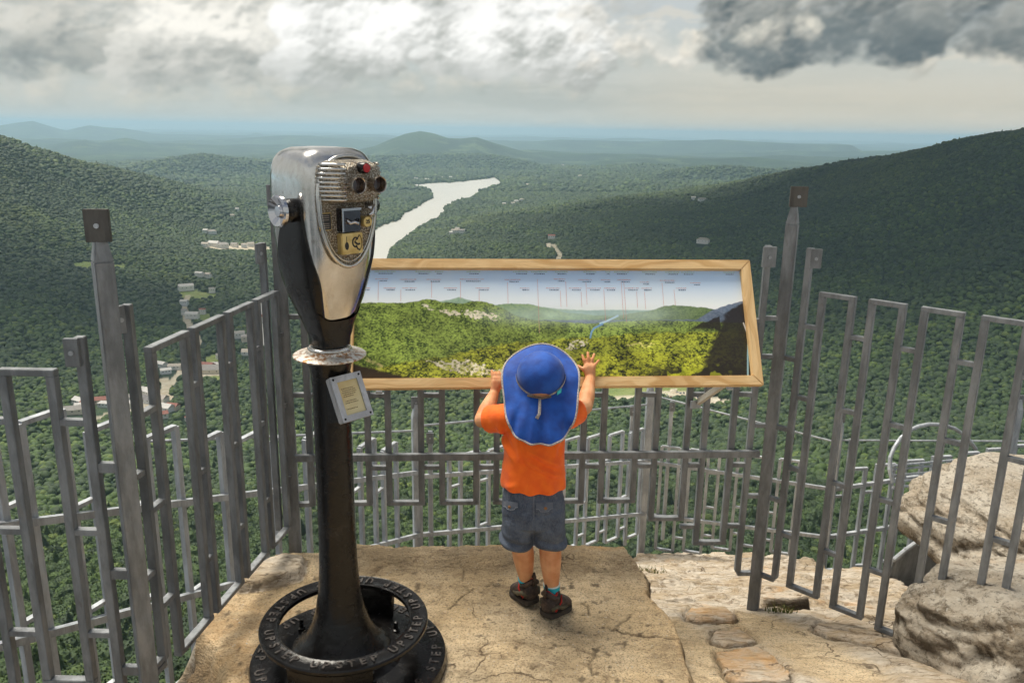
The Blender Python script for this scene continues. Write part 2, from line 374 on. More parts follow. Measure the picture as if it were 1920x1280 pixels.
# ------------------------------------------------------------------ materials for stone and steel
def m_stone(n):
    p = n.pos(); t = n.attr('tint'); r, g, b = n.sep(t)                     # r: concrete 0 / rock 1, g: iron stain, b: dark joints and spots, shade painted in hollows
    conc = n.mix(n.noise(p, 3.2, 6, .6).step(.35, .7), (.67, .50, .29), (.84, .67, .44))
    conc = n.mix(n.noise(p, 19, 6, .7).step(.50, .66) * .6, conc, (.33, .23, .13))
    conc = n.mix(n.noise(n.mapv(p, loc=(3, 4, 0)), 34, 5, .75).step(.60, .68) * .85, conc, (.13, .085, .05))
    stones = n.vor(p, 70).step(.24, .14); pick = n.noise(p, 31, 2).step(.46, .54)
    conc = n.mix(stones * pick * .8, conc, (.72, .63, .50))
    conc = n.mix(n.noise(p, 150, 3, .7).step(.50, .64) * .7, conc, (.22, .145, .08))
    rp = n.mapv(p, scale=(1.0, 2.6, 7), rot=(0, 0, .5))
    rock = n.mix(n.noise(rp, 3, 8, .65).step(.40, .62), (.68, .60, .49), (.50, .39, .26))
    rock = n.mix(n.noise(rp, 13, 8, .72, .3).step(.50, .60) * .75, rock, (.25, .18, .11))
    rock = n.mix(n.noise(p, 60, 4, .7).step(.5, .8) * .5, rock, (.78, .70, .60))
    rock = n.mix(n.noise(p, 5.5, 4, .6).step(.56, .74) * .55, rock, (.60, .32, .11))
    c = n.mix(r, conc, rock)
    c = n.mix(g * n.noise(p, 9, 5, .65).step(.3, .65), c, (.66, .33, .08))
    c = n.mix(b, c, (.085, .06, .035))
    wob = n.comb(n.noise(p, 5, 4), n.noise(n.mapv(p, loc=(3, 1, 5)), 5, 4), 0.0)
    pw = n.new('ShaderNodeVectorMath', operation='MULTIPLY_ADD'); n.link(wob, pw.inputs[0]); pw.inputs[1].default_value = (.45, .45, 0); n.link(p, pw.inputs[2])
    crack = n.vor(S(n.nt, pw.outputs[0]), 2.1, 'DISTANCE_TO_EDGE').step(.011, .002) * n.noise(p, 3.0, 2).step(.50, .60)
    fine = n.vor(n.mapv(S(n.nt, pw.outputs[0]), loc=(4, 7, 0)), 5.5, 'DISTANCE_TO_EDGE').step(.010, .001) * n.noise(n.mapv(p, loc=(5, 5, 5)), 3.5, 2).step(.56, .66)
    ck = S.clamp(crack + fine * .6)
    c = n.mix(ck * .8, c, (.10, .065, .035))
    bm = n.bump(n.noise(p, 90, 5, .7), .9, .010)
    bm = n.bump(n.noise(rp, 11, 8, .68, .5), .9, .035, bm)
    bm = n.bump(1.0 - ck, .7, .01, bm)
    bm = n.bump(stones, .4, .003, bm)
    return {'Base Color': c, 'Normal': bm}
STONE = mat('stone ground', m_stone, rough=.9)
def m_boulder(n):
    p = n.coord('Object'); gp = n.mapv(p, scale=(1.4, 1.6, 3.4), rot=(.12, -.22, .3))
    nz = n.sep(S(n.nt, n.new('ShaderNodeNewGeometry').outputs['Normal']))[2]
    c = n.mix(n.noise(gp, 2.4, 8, .65).step(.35, .68), (.74, .67, .56), (.50, .41, .30))
    c = n.mix(n.noise(gp, 11, 7, .7, .25).step(.50, .66) * .8, c, (.15, .11, .065))
    c = n.mix(n.noise(p, 7, 5, .7).step(.5, .7) * .45, c, (.66, .60, .50))
    c = n.mix(n.noise(p, 48, 6, .8).step(.53, .60) * .7, c, (.14, .11, .075)); c = n.mix(n.noise(n.mapv(p, loc=(9, 1, 0)), 60, 5, .8).step(.56, .62) * .6, c, (.80, .75, .66))
    c = n.mix(n.noise(n.mapv(p, loc=(4, 2, 0)), 3.5, 4, .6).step(.56, .75) * .5, c, (.50, .27, .10))
    c = n.mix((1.0 - nz.step(-.1, .55)) * n.noise(p, 6.5, 9, .72).step(.44, .56) * .85, c, (.085, .06, .035))   # shade painted dark on flanks and underside, broken up by noise
    bm = n.bump(n.noise(gp, 6, 10, .7, .15), 1.0, .05)
    bm = n.bump(n.noise(p, 40, 7, .75), 1.0, .022, bm)
    return {'Base Color': c, 'Normal': bm}
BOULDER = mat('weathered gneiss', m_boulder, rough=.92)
def m_steel(a, b2, rust=.5):
    def f(n):
        p = n.pos(); lp = n.mapv(p, scale=(1, 1, .25))
        c = n.mix(n.noise(lp, 22, 6, .65).step(.35, .68), a, b2)
        c = n.mix(n.noise(lp, 70, 4, .7).step(.56, .74) * rust, c, (.085, .06, .045))
        c = n.mix(n.noise(n.mapv(lp, loc=(2, 8, 1)), 14, 5, .7).step(.62, .75) * rust * .8, c, (.22, .14, .06))
        return {'Base Color': c, 'Roughness': n.noise(p, 30, 3).step(.2, .9) * .3 + .42, 'Normal': n.bump(n.noise(p, 90, 4, .6), .3, .002)}
    return f
STEEL = mat('weathered galvanised steel', m_steel((.150, .160, .170), (.275, .290, .305), .3), metal=.35)
STEEL2 = mat('pale galvanised steel', m_steel((.30, .32, .345), (.50, .53, .56), .3), metal=.35)

# ------------------------------------------------------------------ survey points of the fences
P1 = np.array([-.9726, 1.90]); P2 = np.array([-.838, 2.88]); P3 = np.array([1.0245, 3.0]); P4 = np.array([1.80, 2.30])
K0 = np.array([-1.501, 2.45]); K1 = np.array([-.5798, 4.70]); K2 = np.array([1.10, 6.10]); K3 = np.array([2.455, 5.70])

# ------------------------------------------------------------------ the rock summit we stand on: one sheet
T_EDGE_R = [at_z(x, y, 0)[:2] for x, y in [(1180, 1037), (1212, 1072), (1222, 1110), (1255, 1150), (1283, 1205), (1300, 1275)]] + [np.array([.62, 1.6]), np.array([.70, .4])]
T_POLY = [np.array([-1.5, .4])] + [at_z(x, y, 0)[:2] for x, y in [(190, 1400), (318, 1262), (338, 1222), (352, 1200), (372, 1168), (412, 1118), (452, 1086), (488, 1052), (520, 1038), (600, 1034), (800, 1035), (1000, 1036), (1100, 1034)]] + T_EDGE_R
R_POLY = [np.array([.70, .4])] + T_EDGE_R[::-1][1:] + [np.array([.46, 3.2]), np.array([.30, 4.2]), np.array([.25, 5.0]), np.array([.42, 5.62]), np.array([.62, 5.75]), np.array([.95, 5.7]), np.array([1.12, 6.25]), np.array([1.45, 6.15]), np.array([1.70, 6.2]), np.array([1.95, 6.25]), np.array([2.25, 5.95]), np.array([2.42, 5.3]), np.array([2.40, 4.6]), np.array([2.15, 3.75]), np.array([2.4, 3.3]), np.array([4.6, 3.2]), np.array([4.6, .4])]
SLAB1 = [at_z(x, y, -.10)[:2] for x, y in [(1345, 1202), (1352, 1195), (1375, 1190), (1415, 1183), (1440, 1203), (1462, 1240), (1482, 1290), (1372, 1290), (1350, 1250)]]
SLAB2 = [at_z(x, y, -.13)[:2] for x, y in [(1330, 1165), (1340, 1148), (1385, 1128), (1392, 1135), (1418, 1180), (1352, 1190), (1333, 1183)]]
SLAB3 = [at_z(x, y, -.18)[:2] for x, y in [(1283, 1108), (1300, 1092), (1370, 1088), (1385, 1120), (1376, 1133), (1310, 1138), (1285, 1132)]]
SLAB4 = [at_z(x, y, -.31)[:2] for x, y in [(1425, 1112), (1455, 1106), (1500, 1110), (1525, 1120), (1505, 1132), (1470, 1135), (1432, 1128)]]
SLAB5 = [at_z(x, y, -.23)[:2] for x, y in [(1525, 1188), (1540, 1166), (1580, 1158), (1650, 1175), (1700, 1225), (1690, 1262), (1640, 1238), (1590, 1218), (1550, 1205)]]
LEDGE = [at_z(x, y, 0)[:2] for x, y in [(425, 1112), (450, 1082), (495, 1055), (540, 1044), (585, 1050), (582, 1070), (572, 1092), (520, 1103), (470, 1110)]]
def summit(x, y):
    wx = (fbm(x * 3, y * 3, 4, 5) - .5) * .10; wy = (fbm(x * 3 + 9, y * 3, 4, 6) - .5) * .10
    fx = (fbm(x * 14, y * 14, 3, 7) - .5) * .03; fy = (fbm(x * 14, y * 14 + 4, 3, 8) - .5) * .03
    X = x + wx * .5 + fx; Y = y + wy * .35 + fy
    inT = inpoly(X, Y, T_POLY); inR = inpoly(X, Y, R_POLY)
    dT = polydist(X, Y, T_POLY, True); dR = polydist(X, Y, R_POLY, True); dE = polydist(X, Y, T_EDGE_R[:6])
    zT = (fbm(x * 2, y * 2, 4, 1) - .5) * .030 + (fbm(x * 22, y * 22, 3, 2) - .5) * .007
    zT += .035 * sstep(2.70, 2.82, Y - .02 * X) * (X > -.62)                       # raised lip along the far edge
    lip = sstep(2.64, 2.74, Y - .02 * X) * sstep(2.90, 2.82, Y - .02 * X) * (X > -.62)
    inL = inpoly(X, Y, LEDGE); dL = polydist(X, Y, LEDGE, True); zT += np.where(inL, .035 * sstep(0, .03, dL), 0)
    zT -= .10 * sstep(-.86, -1.02, X) * sstep(2.05, 1.7, Y) + .05 * sstep(-.62, -.9, X) * sstep(2.3, 1.9, Y)
    yy = Y
    zR = np.where(yy < 3, -.028 - .300 * np.maximum(yy - 2.1, -.5), -.30 - .485 * (yy - 3))
    zR -= .05 * sstep(1.3, 2.4, X) * sstep(3.2, 2.6, Y)
    # bedding: broken ledges stepping down
    lay = fbm(x * 1.3 + y * .9, y * 2.2 - x * .7, 5, 11); q = lay * 9; st = (np.floor(q) + sstep(.72, 1.0, q - np.floor(q))) / 9
    nearf = .22 + .78 * sstep(2.75, 3.3, yy)
    zR += (st - .5) * .22 * nearf + (fbm(x * 9, y * 9, 4, 12) - .5) * .03 + (fbm(x * 30, y * 30, 3, 13) - .5) * .008
    sand = fbm(x * 3.1, y * 3.1, 3, 15)
    rock = np.where(inR & ~inT, 1.0, 0.0); stain = np.zeros_like(x); dark = np.zeros_like(x)
    path = sstep(.16, .05, polydist(X, Y, [at_z(a, b, -.1)[:2] for a, b in [(1255, 1120), (1300, 1170), (1335, 1235), (1345, 1300)]])) + sstep(.20, .08, polydist(X, Y, [at_z(a, b, -.2)[:2] for a, b in [(1410, 1145), (1455, 1175), (1500, 1230), (1560, 1300)]]))
    path = np.clip(path, 0, 1); rock = rock * (1 - path); zR = zR * (1 - path) + path * (-.040 - .300 * np.maximum(yy - 2.1, -.5))
    for k, (pl, h, sn) in enumerate([(SLAB1, .010, .55), (SLAB2, .008, .35), (SLAB3, .016, .45), (SLAB4, .030, .1), (SLAB5, .020, .15)]):
        i = inpoly(X, Y, pl); d = polydist(X, Y, pl, True)
        base = -.045 - .295 * np.maximum(yy - 2.1, -.5)
        top = base + h + (fbm(x * 5 + k, y * 5, 4, 20 + k) - .5) * .022 + (fbm(x * 30, y * 30, 3, 33) - .5) * .005
        w = np.where(i, sstep(0, .012, d), 0); zR = zR * (1 - w) + top * w; rock = np.where(i, 1.0, rock); stain = np.where(i, sn, stain)
        dark = np.maximum(dark, np.where(~i & (inR), sstep(.014, .002, d) * .75, 0)); zR = zR - np.where(~i, sstep(.03, 0, d) * .02, 0)
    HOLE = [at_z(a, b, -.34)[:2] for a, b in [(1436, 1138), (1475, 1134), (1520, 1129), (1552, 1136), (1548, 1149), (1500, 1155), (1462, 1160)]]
    hi = inpoly(X, Y, HOLE) & inR; hd = polydist(X, Y, HOLE, True); zR = np.where(hi, zR - .07 * sstep(0, .02, hd), zR); dark = np.maximum(dark, np.where(hi, .95 * sstep(0, .01, hd), 0))  # shade painted dark into the hollow on top of its depth
    for ln, zz in (([(1525, 1178), (1560, 1192), (1608, 1213), (1650, 1222), (1690, 1240)], -.25), ([(1590, 1150), (1610, 1165), (1640, 1170)], -.27), ([(1180, 1040), (1205, 1058), (1240, 1078), (1295, 1085)], -.3), ([(1395, 1083), (1420, 1092), (1470, 1100), (1500, 1112)], -.3), ([(1345, 1060), (1390, 1080)], -.35)):
        q_ = polydist(X, Y, [at_z(a, b, zz)[:2] for a, b in ln]); zR = zR - .02 * sstep(.012, 0, q_); dark = np.maximum(dark, np.where(inR, sstep(.009, .002, q_) * .85, 0))
    edge = sstep(.0, .035, dE)
    zin = np.where(inT, zT, zR)
    zin = zin - sstep(.02, 0, dE) * .035
    dark = np.maximum(dark, sstep(.013, .002, dE) * sstep(.45, .6, fbm(x * 4, y * 4, 2, 40)) * .9)
    stain = np.maximum(stain, np.where(inT, sstep(.05, .0, dE) * .3, 0))
    stain = np.maximum(stain, np.where(inT, sstep(2.84, 2.88, Y) * .8, 0))
    dark = np.maximum(dark, np.where(inT, lip * (.35 + .5 * fbm(x * 9, y * 9, 3, 41)) * .75, 0))
    rock = np.where(inT & inL, .95, rock); dark = np.maximum(dark, np.where(inT & ~inL, sstep(.012, 0, dL) * .6, 0))
    for ln, w_ in (([(837, 1139), (865, 1118), (878, 1108)], .8), ([(854, 1039), (865, 1073), (861, 1097), (872, 1112)], .5), ([(910, 1100), (922, 1088)], .6), ([(1126, 1173), (1150, 1178), (1181, 1192), (1212, 1197), (1267, 1197)], .7), ([(1150, 1178), (1170, 1160), (1178, 1150)], .5), ([(1088, 1152), (1105, 1152), (1107, 1135), (1098, 1128)], .7), ([(1040, 1160), (1044, 1172)], .5), ([(1120, 1212), (1105, 1240), (1112, 1262)], .6), ([(700, 1075), (720, 1062), (760, 1058)], .5), ([(960, 1200), (1010, 1215), (1060, 1208), (1120, 1230)], .35)):
        wob_ = (fbm(x * 60, y * 60, 2, 47) - .5) * .012; q_ = np.abs(polydist(X + wob_, Y + wob_, [at_z(a, b, 0)[:2] for a, b in ln])); zT2 = .006 * sstep(.007, 0, q_) * inT; zin = zin - zT2; dark = np.maximum(dark, np.where(inT, sstep(.0055, .001, q_) * w_, 0))
    spots = fbm(x * 34, y * 34, 3, 48); dark = np.maximum(dark, np.where(inT, sstep(.74, .80, spots) * .75, 0)); dark = np.maximum(dark, np.where(inT, sstep(.52, .75, fbm(x * 5.5, y * 5.5, 5, 49)) * .28, 0))
    lft = np.where(inT, sstep(-.45, -.62, X) * sstep(2.55, 2.4, Y), 0); stain = np.maximum(stain, lft * .35); dark = np.maximum(dark, lft * .30 * sstep(.42, .6, fbm(x * 8, y * 8, 4, 44)))
    inside = inT | inR
    dout = np.where(inside, 0, np.minimum(dT, dR)); near = np.where((dT < dR) , zT, zR)
    rough = (fbm(x * 2.5, y * 2.5, 5, 50) - .5) * 1.2 * sstep(0, .6, dout)
    z = np.where(inside, zin, np.maximum(near - dout * (2.2 + rough) - .03, -30))
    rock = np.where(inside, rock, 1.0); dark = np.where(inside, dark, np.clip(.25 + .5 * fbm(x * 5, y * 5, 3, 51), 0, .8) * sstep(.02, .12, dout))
    hole = sstep(.10, .03, polydist(X, Y, [at_z(330, 1245, -.05)[:2], at_z(365, 1285, -.05)[:2]])); z -= hole * .10; dark = np.maximum(dark, hole * .8)  # sunken hollow at the left, its shade painted in too
    return z, np.stack([rock, np.clip(stain, 0, 1), np.clip(dark, 0, 1)], -1)
gx = np.concatenate([np.arange(-7, -1.3, .09), np.arange(-1.3, 1.95, .0062), np.arange(1.95, 2.7, .014), np.arange(2.7, 8, .09)])
gy = np.concatenate([np.arange(-2.0, 1.5, .08), np.arange(1.5, 3.25, .0062), np.arange(3.25, 6.6, .02), np.arange(6.6, 12, .15)])
GX, GY = np.meshgrid(gx, gy); GZ, GC = summit(GX, GY)
structure(grid_mesh('ground', GX, GY, GZ, STONE, GC), 'sandy coloured cracked concrete and rock summit inside the fence')
def ground_z(x, y):
    z, _ = summit(np.array([[float(x)]]), np.array([[float(y)]])); return float(z[0, 0])

# loose pebbles
mb = MB(); base = [Vector(v) for v in [(1, 0, 0), (-1, 0, 0), (0, 1, 0), (0, -1, 0), (0, 0, 1), (0, 0, -1)]]
fo = [(0, 2, 4), (2, 1, 4), (1, 3, 4), (3, 0, 4), (2, 0, 5), (1, 2, 5), (3, 1, 5), (0, 3, 5)]
px_ = rng.uniform(-.95, 1.4, 900); py_ = rng.uniform(1.7, 2.95, 900)
pz_, _ = summit(px_[None, :], py_[None, :]); pz_ = pz_[0]
for x, y, z in zip(px_, py_, pz_):
    if z < -.5: continue
    left = x < -.5 and y < 2.5
    if not left and random.random() > .55: continue
    r = random.uniform(.0016, .0038) * (1.7 if left and random.random() < .3 else 1)
    a = random.random() * 6.28; ca, sa = math.cos(a), math.sin(a)
    vs = []
    for b in base:
        k = r * random.uniform(.7, 1.3); vs.append((x + (b.x * ca - b.y * sa) * k, y + (b.x * sa + b.y * ca) * k * .75, z + b.z * k * .6 + r * .25))
    mb.add(vs, fo)
o = mb.build('gravel', mat('pebble', lambda n: {'Base Color': n.mix(n.noise(n.pos(), 40, 2).step(.3, .7), (.36, .26, .16), (.70, .62, .50))}, rough=.85))
tag(o, 'loose pale pebbles scattered over the concrete inside the fence', 'gravel', kind='stuff')

# ------------------------------------------------------------------ boulders
def boulder(name, label, c, size, rot, seed, res=6, lay_=1.0, under=0.0):
    bm = bmesh.new(); bmesh.ops.create_icosphere(bm, subdivisions=res, radius=1)
    so_ = Vector((seed * 3.1, seed * 1.7, -seed))
    for v in bm.verts:
        p = v.co.copy(); n1 = mnoise.fractal(p * 1.1 + so_, 1.0, 2.0, 4)
        # blocky shape: push towards a rounded box
        q = Vector([math.copysign(abs(t) ** .72, t) for t in p]); q *= 1.0 / max(.8, (abs(q.x) ** 3 + abs(q.y) ** 3 + abs(q.z) ** 3) ** (1 / 3))
        r = 1 + n1 * .16
        lay = (p.z * .9 + p.x * .16) * 5 + mnoise.noise(p * 1.8 + so_) * 1.5; lay = abs((lay % 1.0) - .5) * 2
        lay2 = (p.z * .9 + p.x * .16) * 14 + mnoise.noise(p * 3 + so_) * 2.2; lay2 = abs((lay2 % 1.0) - .5) * 2
        side = 1 - min(1, max(0, p.z)) ** 2
        r += (-.055 * (lay ** 3) - .02 * lay2 ** 2) * side * lay_ + mnoise.fractal(p * 4 + so_, 1, 2, 5) * .030 + mnoise.fractal(p * 16 + so_, 1, 2, 3) * .008
        uc = 1 - under * sstep(.05, -.9, np.float64(q.z)); q = Vector((q.x * uc, q.y * uc, q.z))
        v.co = Vector((q.x * r * size[0], q.y * r * size[1], q.z * r * size[2]))
    me = bpy.data.meshes.new(name); bm.to_mesh(me); bm.free()
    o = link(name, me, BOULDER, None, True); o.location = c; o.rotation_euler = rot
    return tag(o, label, 'boulder')
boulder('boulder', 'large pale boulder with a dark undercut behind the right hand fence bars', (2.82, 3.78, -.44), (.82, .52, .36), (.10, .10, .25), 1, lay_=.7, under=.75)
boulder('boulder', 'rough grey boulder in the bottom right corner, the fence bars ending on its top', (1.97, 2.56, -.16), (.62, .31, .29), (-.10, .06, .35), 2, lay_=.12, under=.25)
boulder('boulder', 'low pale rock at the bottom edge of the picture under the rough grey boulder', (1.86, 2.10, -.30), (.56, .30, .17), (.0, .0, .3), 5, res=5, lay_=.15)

# ------------------------------------------------------------------ fences
def frame_mb(A, B, s0, s1, z0, z1, w=.023):
    """closed rectangle of square bar in the vertical plane A-B; s are distances along it"""
    d = (B - A) / np.linalg.norm(B - A); P = lambda s, z: np.array([A[0] + d[0] * s, A[1] + d[1] * s, z]); side = (-d[1], d[0], 0)
    m = MB()
    m.bar(P(s0, z0), P(s0, z1), w, w, side); m.bar(P(s1, z0), P(s1, z1), w, w, side)
    m.bar(P(s0 - w / 2, z1 + w * .35), P(s1 + w / 2, z1 + w * .35), w * 1.06, w * .7, side); m.bar(P(s0 - w / 2, z0 - w * .35), P(s1 + w / 2, z0 - w * .35), w * 1.06, w * .7, side)
    return m
def cross_mb(A, B, s0, s1, z, w=.021, h=.016):
    d = (B - A) / np.linalg.norm(B - A); P = lambda s, zz: np.array([A[0] + d[0] * s, A[1] + d[1] * s, zz]); side = (-d[1], d[0], 0)
    return MB().bar(P(s0, z), P(s1, z), w, h, side)
def along(A, B, px, py): P = at_plane(px, py, A, B); d = (B - A) / np.linalg.norm(B - A); return float((P[:2] - A) @ d)
def post(parent, P, z0, z1, w, ang, m, cap=True, name='post'):
    ca, sa = math.cos(ang), math.sin(ang); ax = ((ca, sa, 0), (-sa, ca, 0), (0, 0, 1)); mb = MB()
    zt = z1 - .115 if cap else z1
    mb.box((P[0], P[1], (z0 + zt) / 2), (w, w, zt - z0), ax)
    if cap:
        # tapered neck up to the plate
        h = w / 2; lo = [np.array([P[0], P[1], zt]) + np.array(ax[0]) * a * h + np.array(ax[1]) * b * h for a, b in ((-1, -1), (1, -1), (1, 1), (-1, 1))]
        hi = [np.array([P[0], P[1], zt + .075]) + np.array(ax[0]) * a * h * .42 + np.array(ax[1]) * b * h * .5 for a, b in ((-1, -1), (1, -1), (1, 1), (-1, 1))]
        mb.rings([lo, hi])
    return mb.build(name, m, parent, bevel=.0022)
def cap_plate(parent, P, z, w, h, ang, m, t=.012):
    ca, sa = math.cos(ang), math.sin(ang); ax = ((ca, sa, 0), (-sa, ca, 0), (0, 0, 1)); mb = MB().box((P[0], P[1], z), (w, t, h), ax)
    o = mb.build('cap_plate', m, parent, bevel=.001)
    hd = MB().tube([np.array([P[0], P[1], z]) - np.array(ax[1]) * (t / 2 - .001), np.array([P[0], P[1], z]) - np.array(ax[1]) * (t / 2 + .004)], .006, 10)
    hd.build('bolt', STEEL2, o)
    return o
Lf = thing('fence', 'grey steel bar fence receding between the tall capped post and the viewer', 'fence', (P1[0], P1[1], 0))
CROSS = [.915, .635, .352, .065]
# left run P1 -> P2
A, B = P1, P2; L = float(np.linalg.norm(B - A))
frames = [(along(A, B, 286, 700), along(A, B, 332, 700)), (along(A, B, 363, 700), along(A, B, 405, 700)), (along(A, B, 421, 700), along(A, B, 458, 700)), (along(A, B, 474, 700), along(A, B, 503, 700))]
frames = [(.155, .325), (.375, .535), (.585, .735), (.785, .93)]
post(Lf, P1, -.6, 1.40, .043, rad(38), STEEL)
cap_plate(Lf, P1 + np.array([.004, -.012]), 1.370, .056, .076, rad(8), mat('dark weathered cap', m_steel((.060, .057, .052), (.115, .108, .098), .3), metal=.2))
for s0, s1 in frames:
    frame_mb(A, B, s0, s1, .125, 1.02).build('picket_frame', STEEL, Lf, bevel=.0015)
for s in (-.075, .075):     # tall bars each side of the capped post
    d = (B - A) / L; Q = A + d * s if s > 0 else A + np.array([-.075, 0.0])
    MB().bar((Q[0], Q[1], .15 if s > 0 else -.2), (Q[0], Q[1], 1.165 if s > 0 else 1.10), .023, .023, (1, 0, 0)).build('picket', STEEL, Lf, bevel=.0015)
    cap_plate(Lf, Q + np.array([-.012, -.02]), (1.13 if s > 0 else 1.065), .034, .07, rad(60 if s > 0 else 5), STEEL)
gaps = [(.075, .155), (.325, .375), (.535, .585), (.735, .785), (.93, L)]
for s0, s1 in gaps:
    for z in (.87, .60, .31): cross_mb(A, B, s0, s1, z).build('cross_bar', STEEL, Lf, bevel=.001)
for z in (.72, .43, .16): cross_mb(A, B, 0, .075, z).build('cross_bar', STEEL, Lf, bevel=.001)
for z in (.76, .46, .17): MB().bar((P1[0], P1[1], z), (P1[0] - .075, P1[1], z), .026, .018).build('cross_bar', STEEL, Lf, bevel=.001)
cross_mb(A, B, 0, .075, .16 - .02).build('cross_bar', STEEL, Lf)
# run to the left of the capped post
LLf = thing('fence', 'grey steel bar fence at the left picture edge, left of the capped post', 'fence', (-1.3, 1.9, 0))
A2, B2 = P1, np.array([-2.4, 1.90])
for s0, s1 in ((.155, .272), (.365, .49), (.58, .705), (.795, .92), (1.01, 1.135)):
    frame_mb(A2, B2, s0, s1, .14 if s0 < .2 else -.1, 1.0).build('picket_frame', STEEL, LLf, bevel=.0015)
for s0, s1 in ((.075, .155), (.272, .365), (.49, .58), (.705, .795), (.92, 1.01)):
    for z in (.88, .58, .28): cross_mb(A2, B2, s0, s1, z).build('cross_bar', STEEL, LLf, bevel=.001)
# centre run P2 -> P3
Cf = thing('fence', 'dark steel bar fence behind the panorama panel and the child', 'fence', (0, 2.95, 0))
A, B = P2, P3; LC = float(np.linalg.norm(B - A)); a_ = lambda px, py=850: along(A, B, px, py)
post(Cf, P2, -.1, 1.40, .045, rad(12), STEEL); cap_plate(Cf, P2, 1.365, .062, .075, rad(5), STEEL)
post(Cf, P3, -.42, 1.40, .043, rad(-28), STEEL); cap_plate(Cf, P3 + np.array([.008, -.012]), 1.385, .062, .073, rad(-4), MATS['dark weathered cap'])
Q_ = P2 + np.array([-.045, -.045]); MB().bar((*Q_, .1), (*Q_, 1.205), .023, .023, (1, 0, 0)).build('picket', STEEL, Cf, bevel=.0015); cap_plate(Cf, Q_ + np.array([-.004, -.02]), 1.17, .034, .07, rad(60), STEEL)
wide = [(582, 582, None), (625, 691, .195), (729, 790, .195), (829, 893, .195), (931, 992, .195), (1029, 1092, .195), (1129, 1190, .195), (1227, 1285, .115), (1317, 1369, .005)]
prev = None
for p0, p1, zb in wide:
    if zb is None:
        s1 = a_(p1); MB().bar((*(A + (B - A) / LC * s1), .18), (*(A + (B - A) / LC * s1), 1.03), .023, .023, (1, 0, 0)).build('picket', STEEL, Cf, bevel=.0015)
        cross_mb(A, B, 0, s1, .185).build('cross_bar', STEEL, Cf); cross_mb(A, B, 0, s1, .93).build('cross_bar', STEEL, Cf); cross_mb(A, B, 0, s1, .63).build('cross_bar', STEEL, Cf)
        prev = s1; continue
    s0, s1 = a_(p0), a_(p1)
    frame_mb(A, B, s0, s1, zb, 1.03, .023).build('picket_frame', STEEL, Cf, bevel=.0015)
    for z in (.92, .628, .335) + ((.07,) if p0 > 1250 else ()): cross_mb(A, B, prev, s0, z).build('cross_bar', STEEL, Cf, bevel=.001)
    prev = s1
sL = LC - .082
MB().bar((*(A + (B - A) / LC * sL), -.135), (*(A + (B - A) / LC * sL), 1.205), .023, .023, (1, 0, 0)).build('picket', STEEL, Cf, bevel=.0015)
cap_plate(Cf, A + (B - A) / LC * sL + np.array([.0, -.02]), 1.165, .05, .075, rad(4), STEEL)
for z in (.92, .628, .335, .07): cross_mb(A, B, prev, sL, z).build('cross_bar', STEEL, Cf, bevel=.001)
for z in (.93, .78, .50, .20, -.145): cross_mb(A, B, sL, LC, z).build('cross_bar', STEEL, Cf, bevel=.001)
# long rail fixed to the front of the bars
d = (B - A) / LC; off = np.array([d[1], -d[0]]) * .026
MB().bar((*(A + off + d * .02), .388), (*(B + off - d * .05), .392), .022, .026, (-d[1], d[0], 0)).build('rail', STEEL, Cf, bevel=.001)
# right run P3 -> P4
Rf = thing('fence', 'grey steel bar fence running from the tall post to the right edge, over the boulders', 'fence', (1.4, 2.65, 0))
A, B = P3, P3 + (np.array([1.5216, 2.55]) - P3) / np.linalg.norm(np.array([1.5216, 2.55]) - P3) * 1.35; LR = 1.35
b_ = lambda px, py: along(A, B, px, py)
d = (B - A) / LR
MB().bar((*(A + d * .078), -.135), (*(A + d * .078), 1.205), .023, .023, (-d[1], d[0], 0)).build('picket', STEEL, Rf, bevel=.0015)
cap_plate(Rf, A + d * .085 + np.array([.008, -.022]), 1.17, .038, .07, rad(-12), STEEL)
for z in (.78, .50, .20, -.145): cross_mb(A, B, 0, .078, z).build('cross_bar', STEEL, Rf, bevel=.001)
fr = [(.142, .250), (.318, .420), (.490, .600), (.672, .790), (.862, .98), (1.05, 1.17)]
prev = .078
for i, (s0, s1) in enumerate(fr):
    frame_mb(A, B, s0, s1, (-.135, -.15, -.165, -.19, -.2, -.2)[i], 1.035, .023).build('picket_frame', STEEL, Rf, bevel=.0015)
    for z in (.915, .638, .350, .066): cross_mb(A, B, prev, s0, z - .01 * i).build('cross_bar', STEEL, Rf, bevel=.001)
    prev = s1
